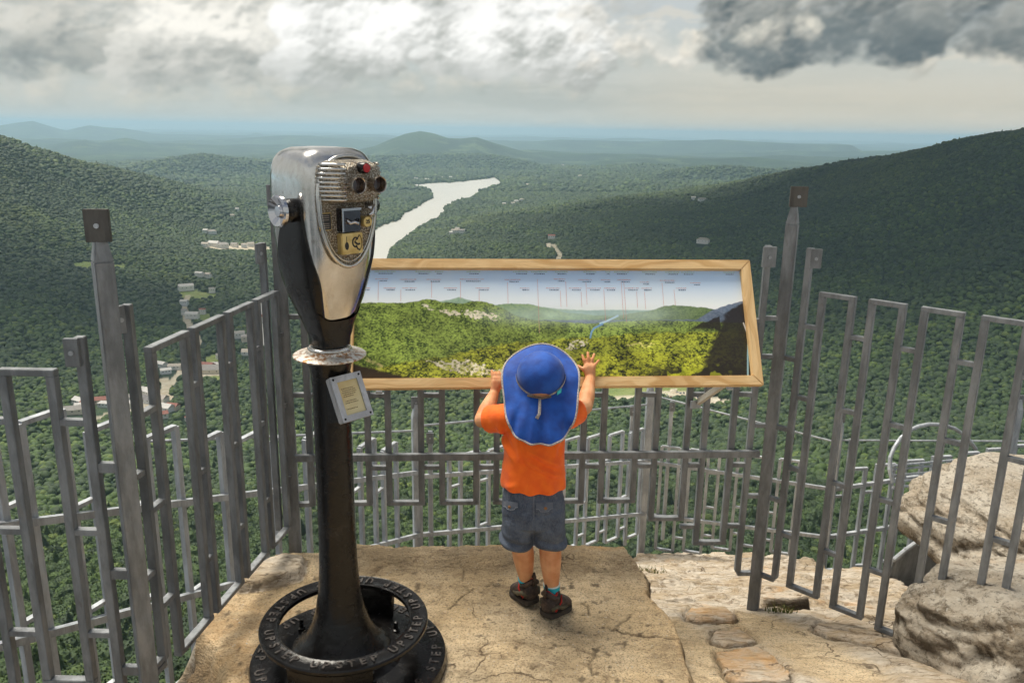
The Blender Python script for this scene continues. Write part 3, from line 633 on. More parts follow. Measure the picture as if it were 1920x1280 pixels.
# ------------------------------------------------------------------ lower fence beyond the edge
def lin(pts, y):
    return float(np.interp(y, [p[0] for p in pts], [p[1] for p in pts]))
def lower_run(parent, A, B, s_start, s_end, top, up, lo, bot, w=.023, wide=.145, nar=.09, stag=.05, m=STEEL2):
    L = float(np.linalg.norm(B - A)); d = (B - A) / L; s = s_start; k = 0; prev = None
    P = lambda q: A + d * q
    while s + wide < s_end:
        y0 = P(s)[1] if abs(d[1]) > .15 and top is not None else P(s)[0]
        zt = lin(top, y0); zu = lin(up, y0); zl = lin(lo, y0); zb = lin(bot, y0)
        f = MB(); a0 = np.array([*P(s), zb]); a1 = np.array([*P(s), zt]); c0 = np.array([*P(s + wide), zb]); c1 = np.array([*P(s + wide), zt])
        side = (-d[1], d[0], 0)
        f.bar(a0, a1, w, w, side); f.bar(c0, c1, w, w, side); f.bar(a1, c1, w * 1.05, w * .7, side); f.bar(a0, c0, w * 1.05, w * .7, side)
        f.build('picket_frame', m, parent)
        if prev is not None:
            for fr_ in (.12, .42, .78): cross_mb(A, B, prev, s, zb + (zt - zb) * fr_, w * .9, w * .6).build('cross_bar', m, parent)
        prev = s + wide; s += wide + nar; k += 1
    for z_ in (up, lo):
        ys = [P(s_start - .1), P(s_end + .05)]
        key = (lambda q: q[1]) if abs(d[1]) > .15 else (lambda q: q[0])
        off = np.array([d[1], -d[0]]) * w * .8
        MB().bar((*(ys[0] + off), lin(z_, key(ys[0]))), (*(ys[1] + off), lin(z_, key(ys[1]))), w, w * 1.1, (-d[1], d[0], 0)).build('rail', m, parent)
F1 = thing('fence', 'lower steel bar fence sloping down beyond the left hand fence', 'fence', (K0[0], K0[1], 0))
L01 = float(np.linalg.norm(K1 - K0))
lower_run(F1, K0, K1, -.55, L01 - .06, [(1.9, .91), (2.4, .68), (3.0, .376), (3.68, .135), (4.5, -.27)], [(1.9, .55), (2.275, .393), (3.24, .01), (4.64, -.47)], [(1.9, .15), (2.39, -.066), (2.68, -.168), (4.08, -.669), (4.7, -.9)], [(1.9, -.25), (2.4, -.45), (4.7, -1.35)])
F2 = thing('fence', 'lower steel bar fence beyond the concrete edge, behind the child', 'fence', (.3, 5.4, -1.5))
L12 = float(np.linalg.norm(K2 - K1))
lower_run(F2, K1, K2, .10, L12 - .05, [(4.7, -.42), (5.05, -.47), (6.1, -.70)], [(4.7, -.50), (5.145, -.674), (5.77, -.89), (6.1, -.955)], [(4.7, -.90), (5.15, -1.077), (5.94, -1.378), (6.1, -1.42)], [(4.7, -1.32), (5.56, -1.46), (6.1, -1.63)])
F3 = thing('fence', 'lower steel bar fence on the far rock edge, right of the child', 'fence', (1.8, 5.9, -1.5))
L23 = float(np.linalg.norm(K3 - K2)); K4 = K3 + np.array([2.0, .35])
lower_run(F3, K2, K3, .12, L23 - .05, [(5.7, -.80), (6.1, -.82)], [(5.7, -.99), (6.1, -.955)], [(5.7, -1.39), (6.1, -1.42)], [(5.7, -1.62), (5.88, -1.57), (6.0, -1.70), (6.1, -1.73)], wide=.14, nar=.085)
lower_run(F3, K3, K4, .12, 1.95, [(2.4, -.86), (4.6, -.62)], [(2.4, -1.02), (4.6, -.8)], [(2.4, -1.42), (4.6, -1.2)], [(2.4, -1.80), (4.6, -1.6)], wide=.15, nar=.10) if False else None
KP = [(F1, K1, .012, -1.6, rad(20)), (F2, K2, -.26, -1.95, rad(5)), (F3, K3, -.39, -1.95, rad(-30))]
for par, P, zt, zb, an in KP:
    post(par, P, zb, zt, .055, an, STEEL2); cap_plate(par, P, zt - .03, .06, .075, an * .3, STEEL)
for par, P, zt in ((F2, K2 + np.array([.17, -.03]), -.44), (F2, K2 + np.array([-.15, -.1]), -.46), (F3, K3 + np.array([.09, -.02]), -.58), (F1, K1 + np.array([.08, .05]), -.22)):
    MB().bar((P[0], P[1], zt - 1.2), (P[0], P[1], zt), .026).build('picket', STEEL2, par); cap_plate(par, P + np.array([0, -.02]), zt - .04, .045, .07, 0, STEEL)
# run on behind the big boulder
F4 = thing('fence', 'far steel bar fence partly hidden by the large pale boulder at the right', 'fence', (3.2, 5.9, -1.5))
L34 = float(np.linalg.norm(K4 - K3)); dd = (K4 - K3) / L34
s = .12; prev = .03
while s < 1.9:
    t = s / L34; zt = -.86 + .17 * t; zb = zt - .95
    frame_mb(K3, K4, s, s + .14, zb, zt, .026).build('picket_frame', STEEL2, F4)
    for q in (.12, .42, .78): cross_mb(K3, K4, prev, s, zb + (zt - zb) * q, .024, .016).build('cross_bar', STEEL2, F4)
    prev = s + .14; s += .235
for z0, z1 in ((-1.0, -.82), (-1.40, -1.22)):
    MB().bar((*K3, z0), (*K4, z1), .026, .028).build('rail', STEEL2, F4)
post(F4, at_y(1905, 780, 5.2)[:2], -1.8, -.05, .055, .3, STEEL2); cap_plate(F4, at_y(1905, 780, 5.2)[:2], -.1, .06, .075, 0, STEEL)
# stay wires linking the tops of the lower posts
for a, b, lab in (((*K1, -.17), (*K2, -.48), 'thin steel stay wire behind the child, between two lower fence posts'), ((*K2, -.40), (*K3, -.62), 'thin steel stay wire falling to the right below the panorama panel'), ((*K3, -.60), (4.05, 5.75, -.60), 'thin level steel stay wire above the large pale boulder'), ((*K1, -.20), (-1.9, 3.9, .02), 'thin steel stay wire passing behind the viewer pillar')):
    tag(MB().tube([a, b], .0075, 8).build('stay_wire', STEEL2), lab, 'wire')
# curved handrail and its parallel rails, a stair below
hp = [at_y(x, y, 4.6 + i * .03) for i, (x, y) in enumerate([(1674, 905), (1668, 880), (1669, 858), (1676, 840), (1688, 822), (1704, 807), (1722, 799), (1742, 795), (1767, 796), (1790, 803), (1812, 818), (1830, 842)])]
hr = thing('handrail', 'curved steel hoop handrail standing beyond the bars left of the large boulder', 'handrail', tuple(hp[0]))
MB().tube(hp, .0125, 10).build('hoop', STEEL2, hr)
for i, (yl, yr) in enumerate([(873, 861), (880, 868), (891, 880), (903, 892), (913, 904)]):
    MB().tube([at_y(1674, yl, 4.7), at_y(1800, yr, 5.3)], .0085, 8).build('rail', STEEL2, hr)
st = thing('stairs', 'steel stair with open treads seen between the fence bars below the large boulder', 'stairs', tuple(at_y(1690, 1080, 4.2)))
sp = [at_y(x, y, 4.3) for x, y in [(1668, 1108), (1662, 1090), (1666, 1068), (1678, 1048), (1700, 1030), (1725, 1012)]]
MB().tube(sp, .016, 10).build('stringer', STEEL2, st)
MB().tube([p + np.array([.5, .25, .02]) for p in sp], .016, 10).build('stringer', STEEL2, st)
for i in range(10):
    y = 1034 + i * 9.5; x0 = np.interp(y, [1030, 1048, 1068, 1090, 1108, 1130], [1700, 1680, 1668, 1664, 1668, 1672])
    a = at_y(x0, y, 4.3); b = a + np.array([.62, .12, .10]); MB().bar(a, b, .05, .014).build('tread', STEEL2, st)
# grass tufts in the rock cracks
def tuft(px, py, z, lab, n=60, h=.07, spread=.07, c=None):
    c0 = at_z(px, py, z); zz = ground_z(c0[0], c0[1]); m = MB()
    for i in range(n):
        a = random.uniform(0, 6.28); r = random.uniform(0, spread); b = np.array([c0[0] + r * math.cos(a) * 1.4, c0[1] + r * math.sin(a) * .6, zz - .005]); hh = h * random.uniform(.4, 1)
        dr = np.array([random.uniform(-1, 1), random.uniform(-1, 1), 0]) * hh * .5; w = random.uniform(.0015, .003); s_ = np.array([math.cos(a), math.sin(a), 0]) * w
        mid = b + dr * .4 + np.array([0, 0, hh * .6]); tip = b + dr * 1.2 + np.array([0, 0, hh])
        m.add([b - s_, b + s_, mid + s_ * .7, mid - s_ * .7, tip], [(0, 1, 2, 3), (3, 2, 4)])
    mt = mat('grass', lambda n: {'Base Color': n.mix(n.noise(n.pos(), 60, 2).step(.3, .7), (.06, .11, .02), (.25, .22, .07))}, rough=.7)
    return tag(m.build('grass_tuft', mt, fix=False), lab, 'grass')
tuft(1225, 1036, -.85, 'grass tuft at the foot of the lower fence post in the middle right')
tuft(1462, 1155, -.30, 'small dry grass tuft in the dark rock hollow beside the tall right post', 70, .05, .05)
tuft(1715, 1190, -.27, 'small green weed where the grey boulder meets the flat slab', 40, .05, .04)
tuft(1085, 1015, -1.3, 'yellowish weeds on the pale far rock just right of the child', 80, .12, .09)
# ------------------------------------------------------------------ the valley, mountains and lake
def azr(px, py=260): d = ray(px, py); return math.atan2(d[0], d[1])
def hgt(px, py, r): d = ray(px, py); return EYE[2] + r * d[2] / math.hypot(d[0], d[1])
FLOOR = -380.0
cols = {
 -500: [(900, -330), (1500, -330), (2300, -150), (3000, 160), (4200, -200)],
 0:    [(950, -362), (1600, -372), (2500, -245), (3300, hgt(0, 233, 3300)), (4500, -330)],
 100:  [(980, -366), (1700, -374), (2600, -275), (3400, hgt(100, 274, 3400)), (4600, -345)],
 200:  [(1000, -370), (1800, -376), (2700, -300), (3550, hgt(200, 305, 3550)), (4700, -360)],
 300:  [(1010, -373), (1900, -377), (2800, -322), (3750, hgt(300, 331, 3750)), (4900, -366)],
 400:  [(1010, -374), (2000, -377), (2900, -345), (4000, hgt(400, 356, 4000)), (5200, -371)],
 500:  [(1010, -375), (2000, -377), (3000, -368), (4400, -350), (5600, -373)],
 640:  [(1010, -376), (2000, -378), (3000, -378), (4600, -374), (6200, -376)],
 728:  [(1010, -376), (1900, -378), (2400, -378), (2600, -379), (6000, -377)],
 800:  [(1020, -376), (1700, -374), (2300, -352), (2700, hgt(800, 446, 2700)), (3100, -379)],
 870:  [(1040, -376), (1700, -370), (2400, -330), (2900, hgt(870, 408, 2900)), (3600, -377)],
 1000: [(1060, -377), (1700, -370), (2500, -315), (3150, hgt(1000, 393, 3150)), (4000, -372)],
 1150: [(1060, -377), (1650, -372), (2500, -305), (3350, hgt(1150, 371, 3350)), (4400, -362)],
 1300: [(1060, -372), (1600, -366), (2500, -285), (3800, hgt(1300, 352, 3800)), (5200, -350)],
 1400: [(1060, -365), (1550, -356), (2500, -262), (3800, hgt(1400, 334, 3800)), (5000, -340)],
 1500: [(1080, -350), (1500, -348), (2350, -235), (3500, hgt(1500, 306, 3500)), (4800, -320)],
 1650: [(1080, -345), (1450, -338), (2100, -215), (3050, hgt(1650, 287, 3050)), (4300, -250)],
 1770: [(1080, -340), (1400, -330), (1950, -195), (2800, hgt(1770, 261, 2800)), (4100, -200)],
 1850: [(1080, -338), (1380, -325), (1880, -185), (2600, hgt(1850, 236, 2600)), (4000, -160)],
 1920: [(1080, -335), (1350, -320), (1800, -175), (2500, hgt(1920, 221, 2500)), (3900, -140)],
 2400: [(1050, -320), (1300, -300), (1700, -150), (2400, 170), (3800, -60)]}
NAZ, NR = 1150, 1000
az = np.linspace(rad(-47), rad(47), NAZ); rr = np.geomspace(6.0, 62000.0, NR)
ka = np.array([azr(p) for p in cols]); kr = np.array([[q[0] for q in v] for v in cols.values()]); kh = np.array([[q[1] for q in v] for v in cols.values()])
PR = np.stack([np.interp(az, ka, kr[:, i]) for i in range(5)], 1); PH = np.stack([np.interp(az, ka, kh[:, i]) for i in range(5)], 1)
TZ = np.zeros((NR, NAZ)); lr = np.log(rr)
for j in range(NAZ):
    xs = np.concatenate([[6, 100, 260], PR[j], [max(8000, PR[j][-1] + 2500), 70000]]); ys = np.concatenate([[-36, -96, -172], PH[j], [FLOOR + 2, FLOOR + 2]])
    TZ[:, j] = np.interp(lr, np.log(xs), ys)
def blur(a, k, ax):
    c = np.ones(2 * k + 1) / (2 * k + 1); return np.apply_along_axis(lambda v: np.convolve(np.pad(v, k, mode='edge'), c, 'valid'), ax, a)
TZ = blur(blur(TZ, 9, 0), 6, 0); TZ = blur(blur(TZ, 9, 1), 7, 1)
AZ, RR = np.meshgrid(az, rr); TX = RR * np.sin(AZ); TY = RR * np.cos(AZ)
elevn = np.clip((TZ - FLOOR) / 200, 0, 1)
TZ += (fbm(TX / 420, TY / 420, 5, 60) - .5) * 95 * elevn * sstep(200, 900, RR) * (1 - .45 * sstep(2300, 2900, RR) * sstep(4200, 3400, RR))
TZ += -np.abs(fbm(TX / 260, TY / 260, 4, 63) - .5) * 70 * elevn * sstep(150, 500, RR) * sstep(2600, 1800, RR) + (fbm(TX / 130, TY / 130, 3, 61) - .5) * 12 * sstep(60, 400, RR) * sstep(3600, 2000, RR)
TZ += (fbm(TX / 2600, TY / 5200, 5, 62) - .5) * 150 * sstep(6500, 11000, RR) + np.maximum(0, fbm(TX / 5200, TY / 2400, 5, 64) - .52) * 520 * sstep(6800, 9500, RR)
RIDGES = [(11500, 1500, [(600, 300), (650, 288), (700, 275), (730, 262), (760, 251), (788, 246), (812, 250), (840, 259), (862, 260), (893, 257), (920, 266), (960, 279), (1000, 290), (1060, 301), (1100, 310)]),
 (15000, 1800, [(40, 285), (80, 276), (130, 265), (160, 262), (185, 268), (210, 263), (235, 259), (262, 264), (300, 275), (360, 286), (420, 294)]),
 (27000, 2600, [(-300, 235), (-100, 226), (0, 236), (30, 231), (65, 227), (100, 238), (125, 245), (150, 239), (170, 235), (200, 239), (235, 241), (270, 247), (310, 255), (350, 261), (400, 268)]),
 (30000, 2200, [(420, 266), (450, 257), (480, 249), (515, 256), (560, 266)]),
 (7600, 700, [(200, 318), (260, 306), (320, 297), (380, 292), (440, 300), (500, 304), (560, 292), (620, 287), (660, 293), (720, 308), (760, 322)]),
 (8900, 800, [(640, 300), (720, 294), (850, 291), (930, 294), (990, 306), (1050, 322), (1090, 335)]),
 (10200, 900, [(1060, 318), (1120, 303), (1180, 299), (1260, 296), (1340, 298), (1420, 296), (1520, 306), (1600, 312)]),
 (7300, 600, [(1200, 338), (1260, 322), (1330, 314), (1400, 316), (1480, 322), (1560, 335)]), (20000, 1500, [(900, 272), (1050, 262), (1200, 266), (1350, 262), (1500, 270), (1640, 272)])]
for r0, wr, pts in RIDGES:
    aa_ = np.array([azr(p[0]) for p in pts]); hh_ = np.array([hgt(p[0], p[1], r0) for p in pts]) - FLOOR
    q = (AZ - aa_[0]) / (aa_[-1] - aa_[0]); inside_ = (q > 0) & (q < 1); Hk = np.interp(AZ, aa_, hh_) * sstep(0, .06, q) * sstep(1, .94, q)
    bend = r0 + (fbm(AZ * 14, AZ * 3 + r0, 3, 68) - .5) * wr * 1.2; g_ = np.exp(-((RR - bend) / wr) ** 2)
    TZ = np.where(inside_, np.maximum(TZ, FLOOR + Hk * g_ + (fbm(TX / 700, TY / 700, 5, 66) - .5) * 110 * g_ * (1 - g_) * 2.2 - (1 - g_) * 20), TZ)
TZ = np.where(RR > 5600, np.maximum(TZ, FLOOR - 2), TZ)
fl = lambda px, py, z=FLOOR: at_z(px, py, z)[:2]
LAKE_PX = [(690, 560), (692, 470), (700, 436), (701, 432), (712, 427), (720, 422), (738, 417), (751, 411), (757, 400), (768, 396), (779, 391), (791, 383), (801, 376), (811, 373), (812, 366), (806, 359), (795, 355), (777, 350), (757, 347), (785, 346), (819, 343.5), (842, 343), (864, 341), (897, 337.5), (927, 333.5), (936, 339), (943, 345), (930, 350), (905, 357), (897, 361), (889, 369), (879, 374), (866, 375), (853, 380), (840, 386), (832, 389), (834, 398), (824, 408), (812, 415), (790, 426), (764, 444), (748, 455), (734, 467), (727, 485), (722, 520), (716, 560)]
LAKE = [fl(*p) for p in LAKE_PX]
RIVER = [fl(*p) for p in [(484, 566), (492, 565), (500, 600), (503, 632), (496, 650), (484, 648), (488, 620)]]
inl = inpoly(TX, TY, LAKE) | inpoly(TX, TY, RIVER)
m_ = (RR > 1200) & (RR < 9000)
dl = np.full(TX.shape, 1e9); dl[m_] = polydist(TX[m_], TY[m_], LAKE, True)
wid = RR * .006
TZ = np.where(inl, FLOOR - 9, np.where(m_ & (dl < wid * 12) & (AZ < azr(900)), np.minimum(TZ, FLOOR + 2.5 + dl * .12), TZ)); TZ = np.where(~inl & (RR > 900) & (RR < 9000), np.maximum(TZ, FLOOR + 2.2), TZ)
def tz(x, y):
    x = np.asarray(x, float); y = np.asarray(y, float); r = np.hypot(x, y); a = np.arctan2(x, y)
    fi = np.clip((np.log(r) - lr[0]) / (lr[1] - lr[0]), 0, NR - 1.001); fj = np.clip((a - az[0]) / (az[1] - az[0]), 0, NAZ - 1.001)
    i = fi.astype(int); j = fj.astype(int); u = fi - i; v = fj - j
    return (TZ[i, j] * (1 - u) + TZ[i + 1, j] * u) * (1 - v) + (TZ[i, j + 1] * (1 - u) + TZ[i + 1, j + 1] * u) * v
def hit(px, py):
    """where the line of sight through a pixel meets the land"""
    d = ray(px, py); h = math.hypot(d[0], d[1]); r = np.geomspace(60, 60000, 6000); X = d[0] / h * r; Y = d[1] / h * r; Z = EYE[2] + d[2] / h * r
    below = Z < tz(X, Y); k = int(np.argmax(below)) if below.any() else len(r) - 1
    return np.array([X[k], Y[k], float(tz(X[k], Y[k]))])
FIELDS = [[(334, 548), (345, 543), (372, 545), (392, 549), (410, 550), (404, 561), (372, 563), (340, 557)], [(134, 494), (160, 490), (205, 494), (236, 496), (232, 506), (190, 503), (140, 503)],
          [(1120, 726), (1180, 722), (1300, 724), (1296, 742), (1240, 745), (1180, 752), (1130, 742)], [(372, 590), (396, 587), (398, 603), (376, 606)], [(384, 668), (420, 664), (425, 680), (388, 684)], [(395, 700), (420, 704), (420, 714), (392, 712)]]
SANDS = [[(1150, 742), (1190, 742), (1192, 752), (1156, 752)], [(1236, 736), (1262, 730), (1310, 740), (1362, 748), (1378, 757), (1330, 760), (1270, 746)], [(1022, 456), (1032, 456), (1034, 466), (1024, 468)], [(388, 462), (450, 460), (508, 463), (505, 469), (440, 469), (385, 468)], [(250, 745), (300, 735), (330, 742), (300, 775), (255, 782)], [(330, 690), (420, 688), (424, 700), (390, 706), (335, 704)]]
ROADS = [[(1036, 458), (1043, 468), (1050, 478), (1046, 488)], [(120, 800), (165, 790), (210, 776), (260, 764), (300, 742), (322, 716), (350, 690), (372, 640), (350, 600), (345, 570), (352, 555)], [(378, 466), (430, 468), (500, 470)], [(305, 742), (312, 725), (308, 712)]]
FP = [[hit(*p)[:2] for p in f] for f in FIELDS]; SP = [[hit(*p)[:2] for p in f] for f in SANDS]; RP = [[hit(*p)[:2] for p in f] for f in ROADS]
TC = np.zeros(TX.shape + (3,)); sel = (RR > 700) & (RR < 4500)
fx, fy = TX[sel], TY[sel]; t = TC[sel]
for f in FP: t[inpoly(fx, fy, f), 0] = 1
for f in SP: t[inpoly(fx, fy, f), 1] = 1
for f in RP: t[polydist(fx, fy, f) < 6.5, 1] = .8
TC[sel] = t
shore = (m_) & ~inl & (dl < RR * .0022); TC[shore, 1] = np.maximum(TC[shore, 1], .35)
def m_land(n):
    p = n.pos(); r, g, b = n.sep(n.attr('tint'))
    far = n.mix(n.noise(n.mapv(p, scale=(1, 1, .2)), .0011, 8, .65).step(.42, .62), (.012, .034, .018), (.035, .075, .030))
    far = n.mix(n.noise(n.mapv(p, loc=(500, 20, 0)), .0021, 6, .7).step(.54, .62) * .8, far, (.11, .16, .07))
    far = n.mix(n.noise(p, .045, 5, .75).step(.40, .70) * .6, far, (.010, .020, .008))
    c = n.mix(r, far, n.mix(n.noise(p, .03, 4).step(.3, .7), (.17, .24, .06), (.26, .30, .10)))
    c = n.mix(g, c, n.mix(n.noise(p, .06, 4).step(.3, .7), (.50, .42, .30), (.66, .60, .48)))
    return {'Base Color': c, 'Normal': n.bump(n.noise(p, .05, 6, .7), 1.0, 12.0)}
structure(grid_mesh('terrain', TX, TY, TZ, mat('forest floor', m_land, rough=.95), TC), 'wooded valley floor and hills falling away to the plain')
def m_water(n):
    p = n.pos(); bm = n.bump(n.noise(n.mapv(p, scale=(1, .35, 1)), .02, 8, .7), .35, 3.0)
    return {'Base Color': (.47, .465, .43), 'Normal': bm, 'Roughness': n.noise(n.mapv(p, scale=(1, .2, 1)), .003, 4).step(.3, .7) * .2 + .28}
WATER = mat('lake water', m_water, IOR=1.33)
mb = MB(); big = [np.array([q[0], q[1], FLOOR]) for q in (np.array(fl(640, 600)), np.array(fl(820, 560)), np.array(fl(870, 420)), np.array(fl(990, 345)), np.array(fl(960, 328)), np.array(fl(740, 338)), np.array(fl(660, 400)))]
mb.add(big, [tuple(range(len(big)))])
structure(mb.build('water', WATER, fix=False), 'pale winding lake reaching across the valley')
mb = MB(); mb.add([np.array([*q, FLOOR]) for q in (fl(474, 560), fl(510, 560), fl(512, 656), fl(474, 656))], [(0, 1, 2, 3)])
structure(mb.build('water', WATER, fix=False), 'pale bend of the river beside the town on the left')

# ------------------------------------------------------------------ houses in the valley
ROOFC = [(.32, .30, .28), (.62, .60, .57), (.30, .12, .09), (.20, .19, .19), (.45, .40, .34)]
for i, c in enumerate(ROOFC): mat('roof %d' % i, lambda n, c=c: {'Base Color': n.mix(n.noise(n.pos(), .8, 3).step(.3, .7), c, tuple(v * .75 for v in c))}, rough=.8)
WALLC = [(.78, .76, .72), (.70, .62, .50), (.62, .40, .30), (.72, .74, .76)]
for i, c in enumerate(WALLC): mat('wall %d' % i, lambda n, c=c: {'Base Color': c}, rough=.8)
GLASS = mat('dark window', None, (.03, .035, .04), .2)
def house(P, w, l, h, ang, wi, ri, label, group, hip=False):
    t = thing('house', label, 'house', tuple(P), group); ca, sa = math.cos(ang), math.sin(ang); ax = (np.array((ca, sa, 0)), np.array((-sa, ca, 0)), np.array((0, 0, 1.)))
    W = lambda a, b, c: np.array(P) + ax[0] * a + ax[1] * b + ax[2] * c
    MB().box(W(0, 0, h / 2 - 2), (l, w, h + 4), ax).build('wall', MATS['wall %d' % wi], t)
    rh = w * .32; e = .6; k = l * .25 if hip else 0
    v = [W(-l / 2 - e, -w / 2 - e, h), W(l / 2 + e, -w / 2 - e, h), W(l / 2 + e, w / 2 + e, h), W(-l / 2 - e, w / 2 + e, h), W(-l / 2 - e + k, 0, h + rh), W(l / 2 + e - k, 0, h + rh)]
    MB().add(v, [(0, 1, 5, 4), (2, 3, 4, 5), (0, 4, 3), (1, 2, 5), (3, 2, 1, 0)]).build('roof', MATS['roof %d' % ri], t)
    for s in (-1, 1):
        for q in (-.3, 0, .3): MB().box(W(q * l, s * (w / 2 + .03), h * .55), (1.6, .1, 1.5), ax).build('window', GLASS, t)
    return t
HOUSE_SPOTS = {
 'houses on the sunlit slope in the upper left valley': ('small far houses on the slope left of the viewer', [(386, 437, 1.0), (398, 439, 1.4), (385, 463, 1.2), (402, 462, 1.8), (418, 465, 1.8), (440, 463, 1), (458, 464, 1), (470, 462, 1), (494, 465, 1.1), (445, 396, .8), (436, 408, .8)]),
 'white houses by the green field': ('white houses by the green field left of the viewer', [(349, 545, 1.5), (398, 549, .8), (374, 519, .9), (391, 521, .9), (346, 573, 1), (346, 590, .7)]),
 'houses of the valley town': ('town buildings seen through the left hand fence', [(361, 597, 1.2), (380, 589, .8), (303, 688, 1.0), (311, 700, .9), (328, 692, .9), (352, 680, 1.1), (352, 692, .9), (384, 692, 1.5), (395, 699, 1.9), (402, 690, 1.1), (413, 672, .9), (300, 753, 1.3), (262, 737, 1.1), (246, 751, 1.1), (240, 762, .9), (311, 770, 1.3), (325, 768, 1.0), (150, 757, 1.1), (158, 768, 1.2), (164, 762, 1.0), (137, 775, 1.3), (190, 756, 1.1), (197, 763, .8), (283, 741, 1.2), (276, 754, 1.3), (300, 784, 1.0), (464, 640, 1.2), (449, 634, 1.1), (470, 665, 1.3), (494, 612, 1.1), (360, 790, .9)]),
 'pale houses on the wooded shore right of the lake': ('small pale houses just right of the lake', [(853, 437, 1.1), (858, 434, 1.0), (866, 437, .9), (846, 441, .8)]),
 'house at the end of the white drive': ('small pinkish roofed house at the top of the pale drive above the panel', [(1034, 448, 1.2)]),
 'low house on the dark slope': ('low brown roofed house on the dark slope above the right end of the panel', [(1318, 457, 1.6)]),
 'far houses on the dark hill': ('tiny pale houses high on the dark ridge', [(1316, 378, 1.3), (1300, 375, 1.0)]),
 'houses across the green hills': ('tiny far houses on the green land around the lake', [(968, 380, 1.4), (978, 377, 1.2), (962, 384, 1.2), (945, 385, 1.0), (990, 349, 1.5), (780, 337, 1.5), (800, 338, 1.4), (830, 335, 1.3), (845, 334, 1.3), (1088, 332, 2), (1055, 312, 2.4)]),
}
CLEAR = []
hs = random.Random(3)
ORD = ['leftmost', 'second from the left'] + [w + ' from the left' for w in 'third fourth fifth sixth seventh eighth ninth tenth eleventh twelfth thirteenth fourteenth fifteenth sixteenth seventeenth eighteenth nineteenth twentieth twenty-first twenty-second twenty-third twenty-fourth twenty-fifth twenty-sixth twenty-seventh twenty-eighth twenty-ninth thirtieth thirty-first thirty-second'.split()]
for gname, (lab, spots) in HOUSE_SPOTS.items():
    order = sorted(range(len(spots)), key=lambda k: spots[k][0])
    for hi_, (x, y, s) in enumerate(spots):
        lab_i = lab if len(spots) == 1 else ORD[order.index(hi_)] + ' of the ' + lab
        P = hit(x, y); r = math.hypot(P[0], P[1]); P[2] = max(P[2], FLOOR + 2) + (2.0 if r < 1500 else 4.0)
        w = 10.5 * s; l = 16 * s * hs.uniform(.9, 1.4)
        ri = 2 if 'pinkish' in lab else (4 if 'brown' in lab else hs.choice([0, 1, 1, 4, 2, 3]) if 'town' in gname else hs.choice([0, 1, 1, 4]))
        house(P, w, l, 4.5 * (1 if s < 1.5 else 1.2) * (1 if r < 1500 else 1.4), hs.uniform(-.6, .6), hs.choice([0, 0, 1, 3, 0]), ri, lab_i, gname if len(spots) > 1 else None, hs.random() < .3)
        CLEAR.append((P[0], P[1], l * .75 + r * .003)); dv = np.array(P[:2]) / r
        for q in (1, 2): CLEAR.append((P[0] - dv[0] * q * 12 * max(1, r / 1500), P[1] - dv[1] * q * 12 * max(1, r / 1500), l * .6))
# cars on the sandy car park below the panel
CARC = [(.75, .75, .76), (.06, .07, .09), (.45, .06, .05), (.55, .57, .6), (.12, .16, .28)]
def car(P, ang, ci, k):
    t = thing('parked_car', ORD[k] + ' of the cars on the sandy car park below the panel', 'car', tuple(P), 'cars on the sandy car park'); ca, sa = math.cos(ang), math.sin(ang); ax = (np.array((ca, sa, 0)), np.array((-sa, ca, 0)), np.array((0, 0, 1.)))
    W = lambda a, b, c: np.array(P) + ax[0] * a + ax[1] * b + ax[2] * c
    prof = [(-2.2, .35), (-2.25, .9), (-1.7, 1.05), (1.1, 1.05), (2.1, .85), (2.25, .35)]; rings = [[W(a, s * .9, z) for a, z in prof] for s in (-1, 1)]
    MB().rings(rings).build('body', mat('car paint %d' % ci, None, CARC[ci], .3), t)
    pr = [(-1.6, 1.05), (-1.2, 1.5), (.4, 1.5), (1.0, 1.05)]; MB().rings([[W(a, s * .78, z) for a, z in pr] for s in (-1, 1)]).build('cabin', GLASS, t)
    for a in (-1.4, 1.4):
        for s in (-1, 1): MB().tube([W(a, s * .7, .34), W(a, s * .95, .34)], .34, 10).build('wheel', mat('tyre', None, (.02, .02, .02), .9), t)
for i, (x, y) in enumerate([(1246, 741), (1252, 743), (1258, 745), (1270, 736), (1276, 738), (1282, 737), (1290, 740), (1300, 744), (1308, 746), (1318, 749), (1352, 750), (1362, 753), (1372, 752)]):
    P = hit(x, y); car(P + np.array([0, 0, .3]), hs.uniform(-.3, .3) + (1.2 if i % 3 else .2), hs.randrange(5), i); CLEAR.append((P[0], P[1], 9))

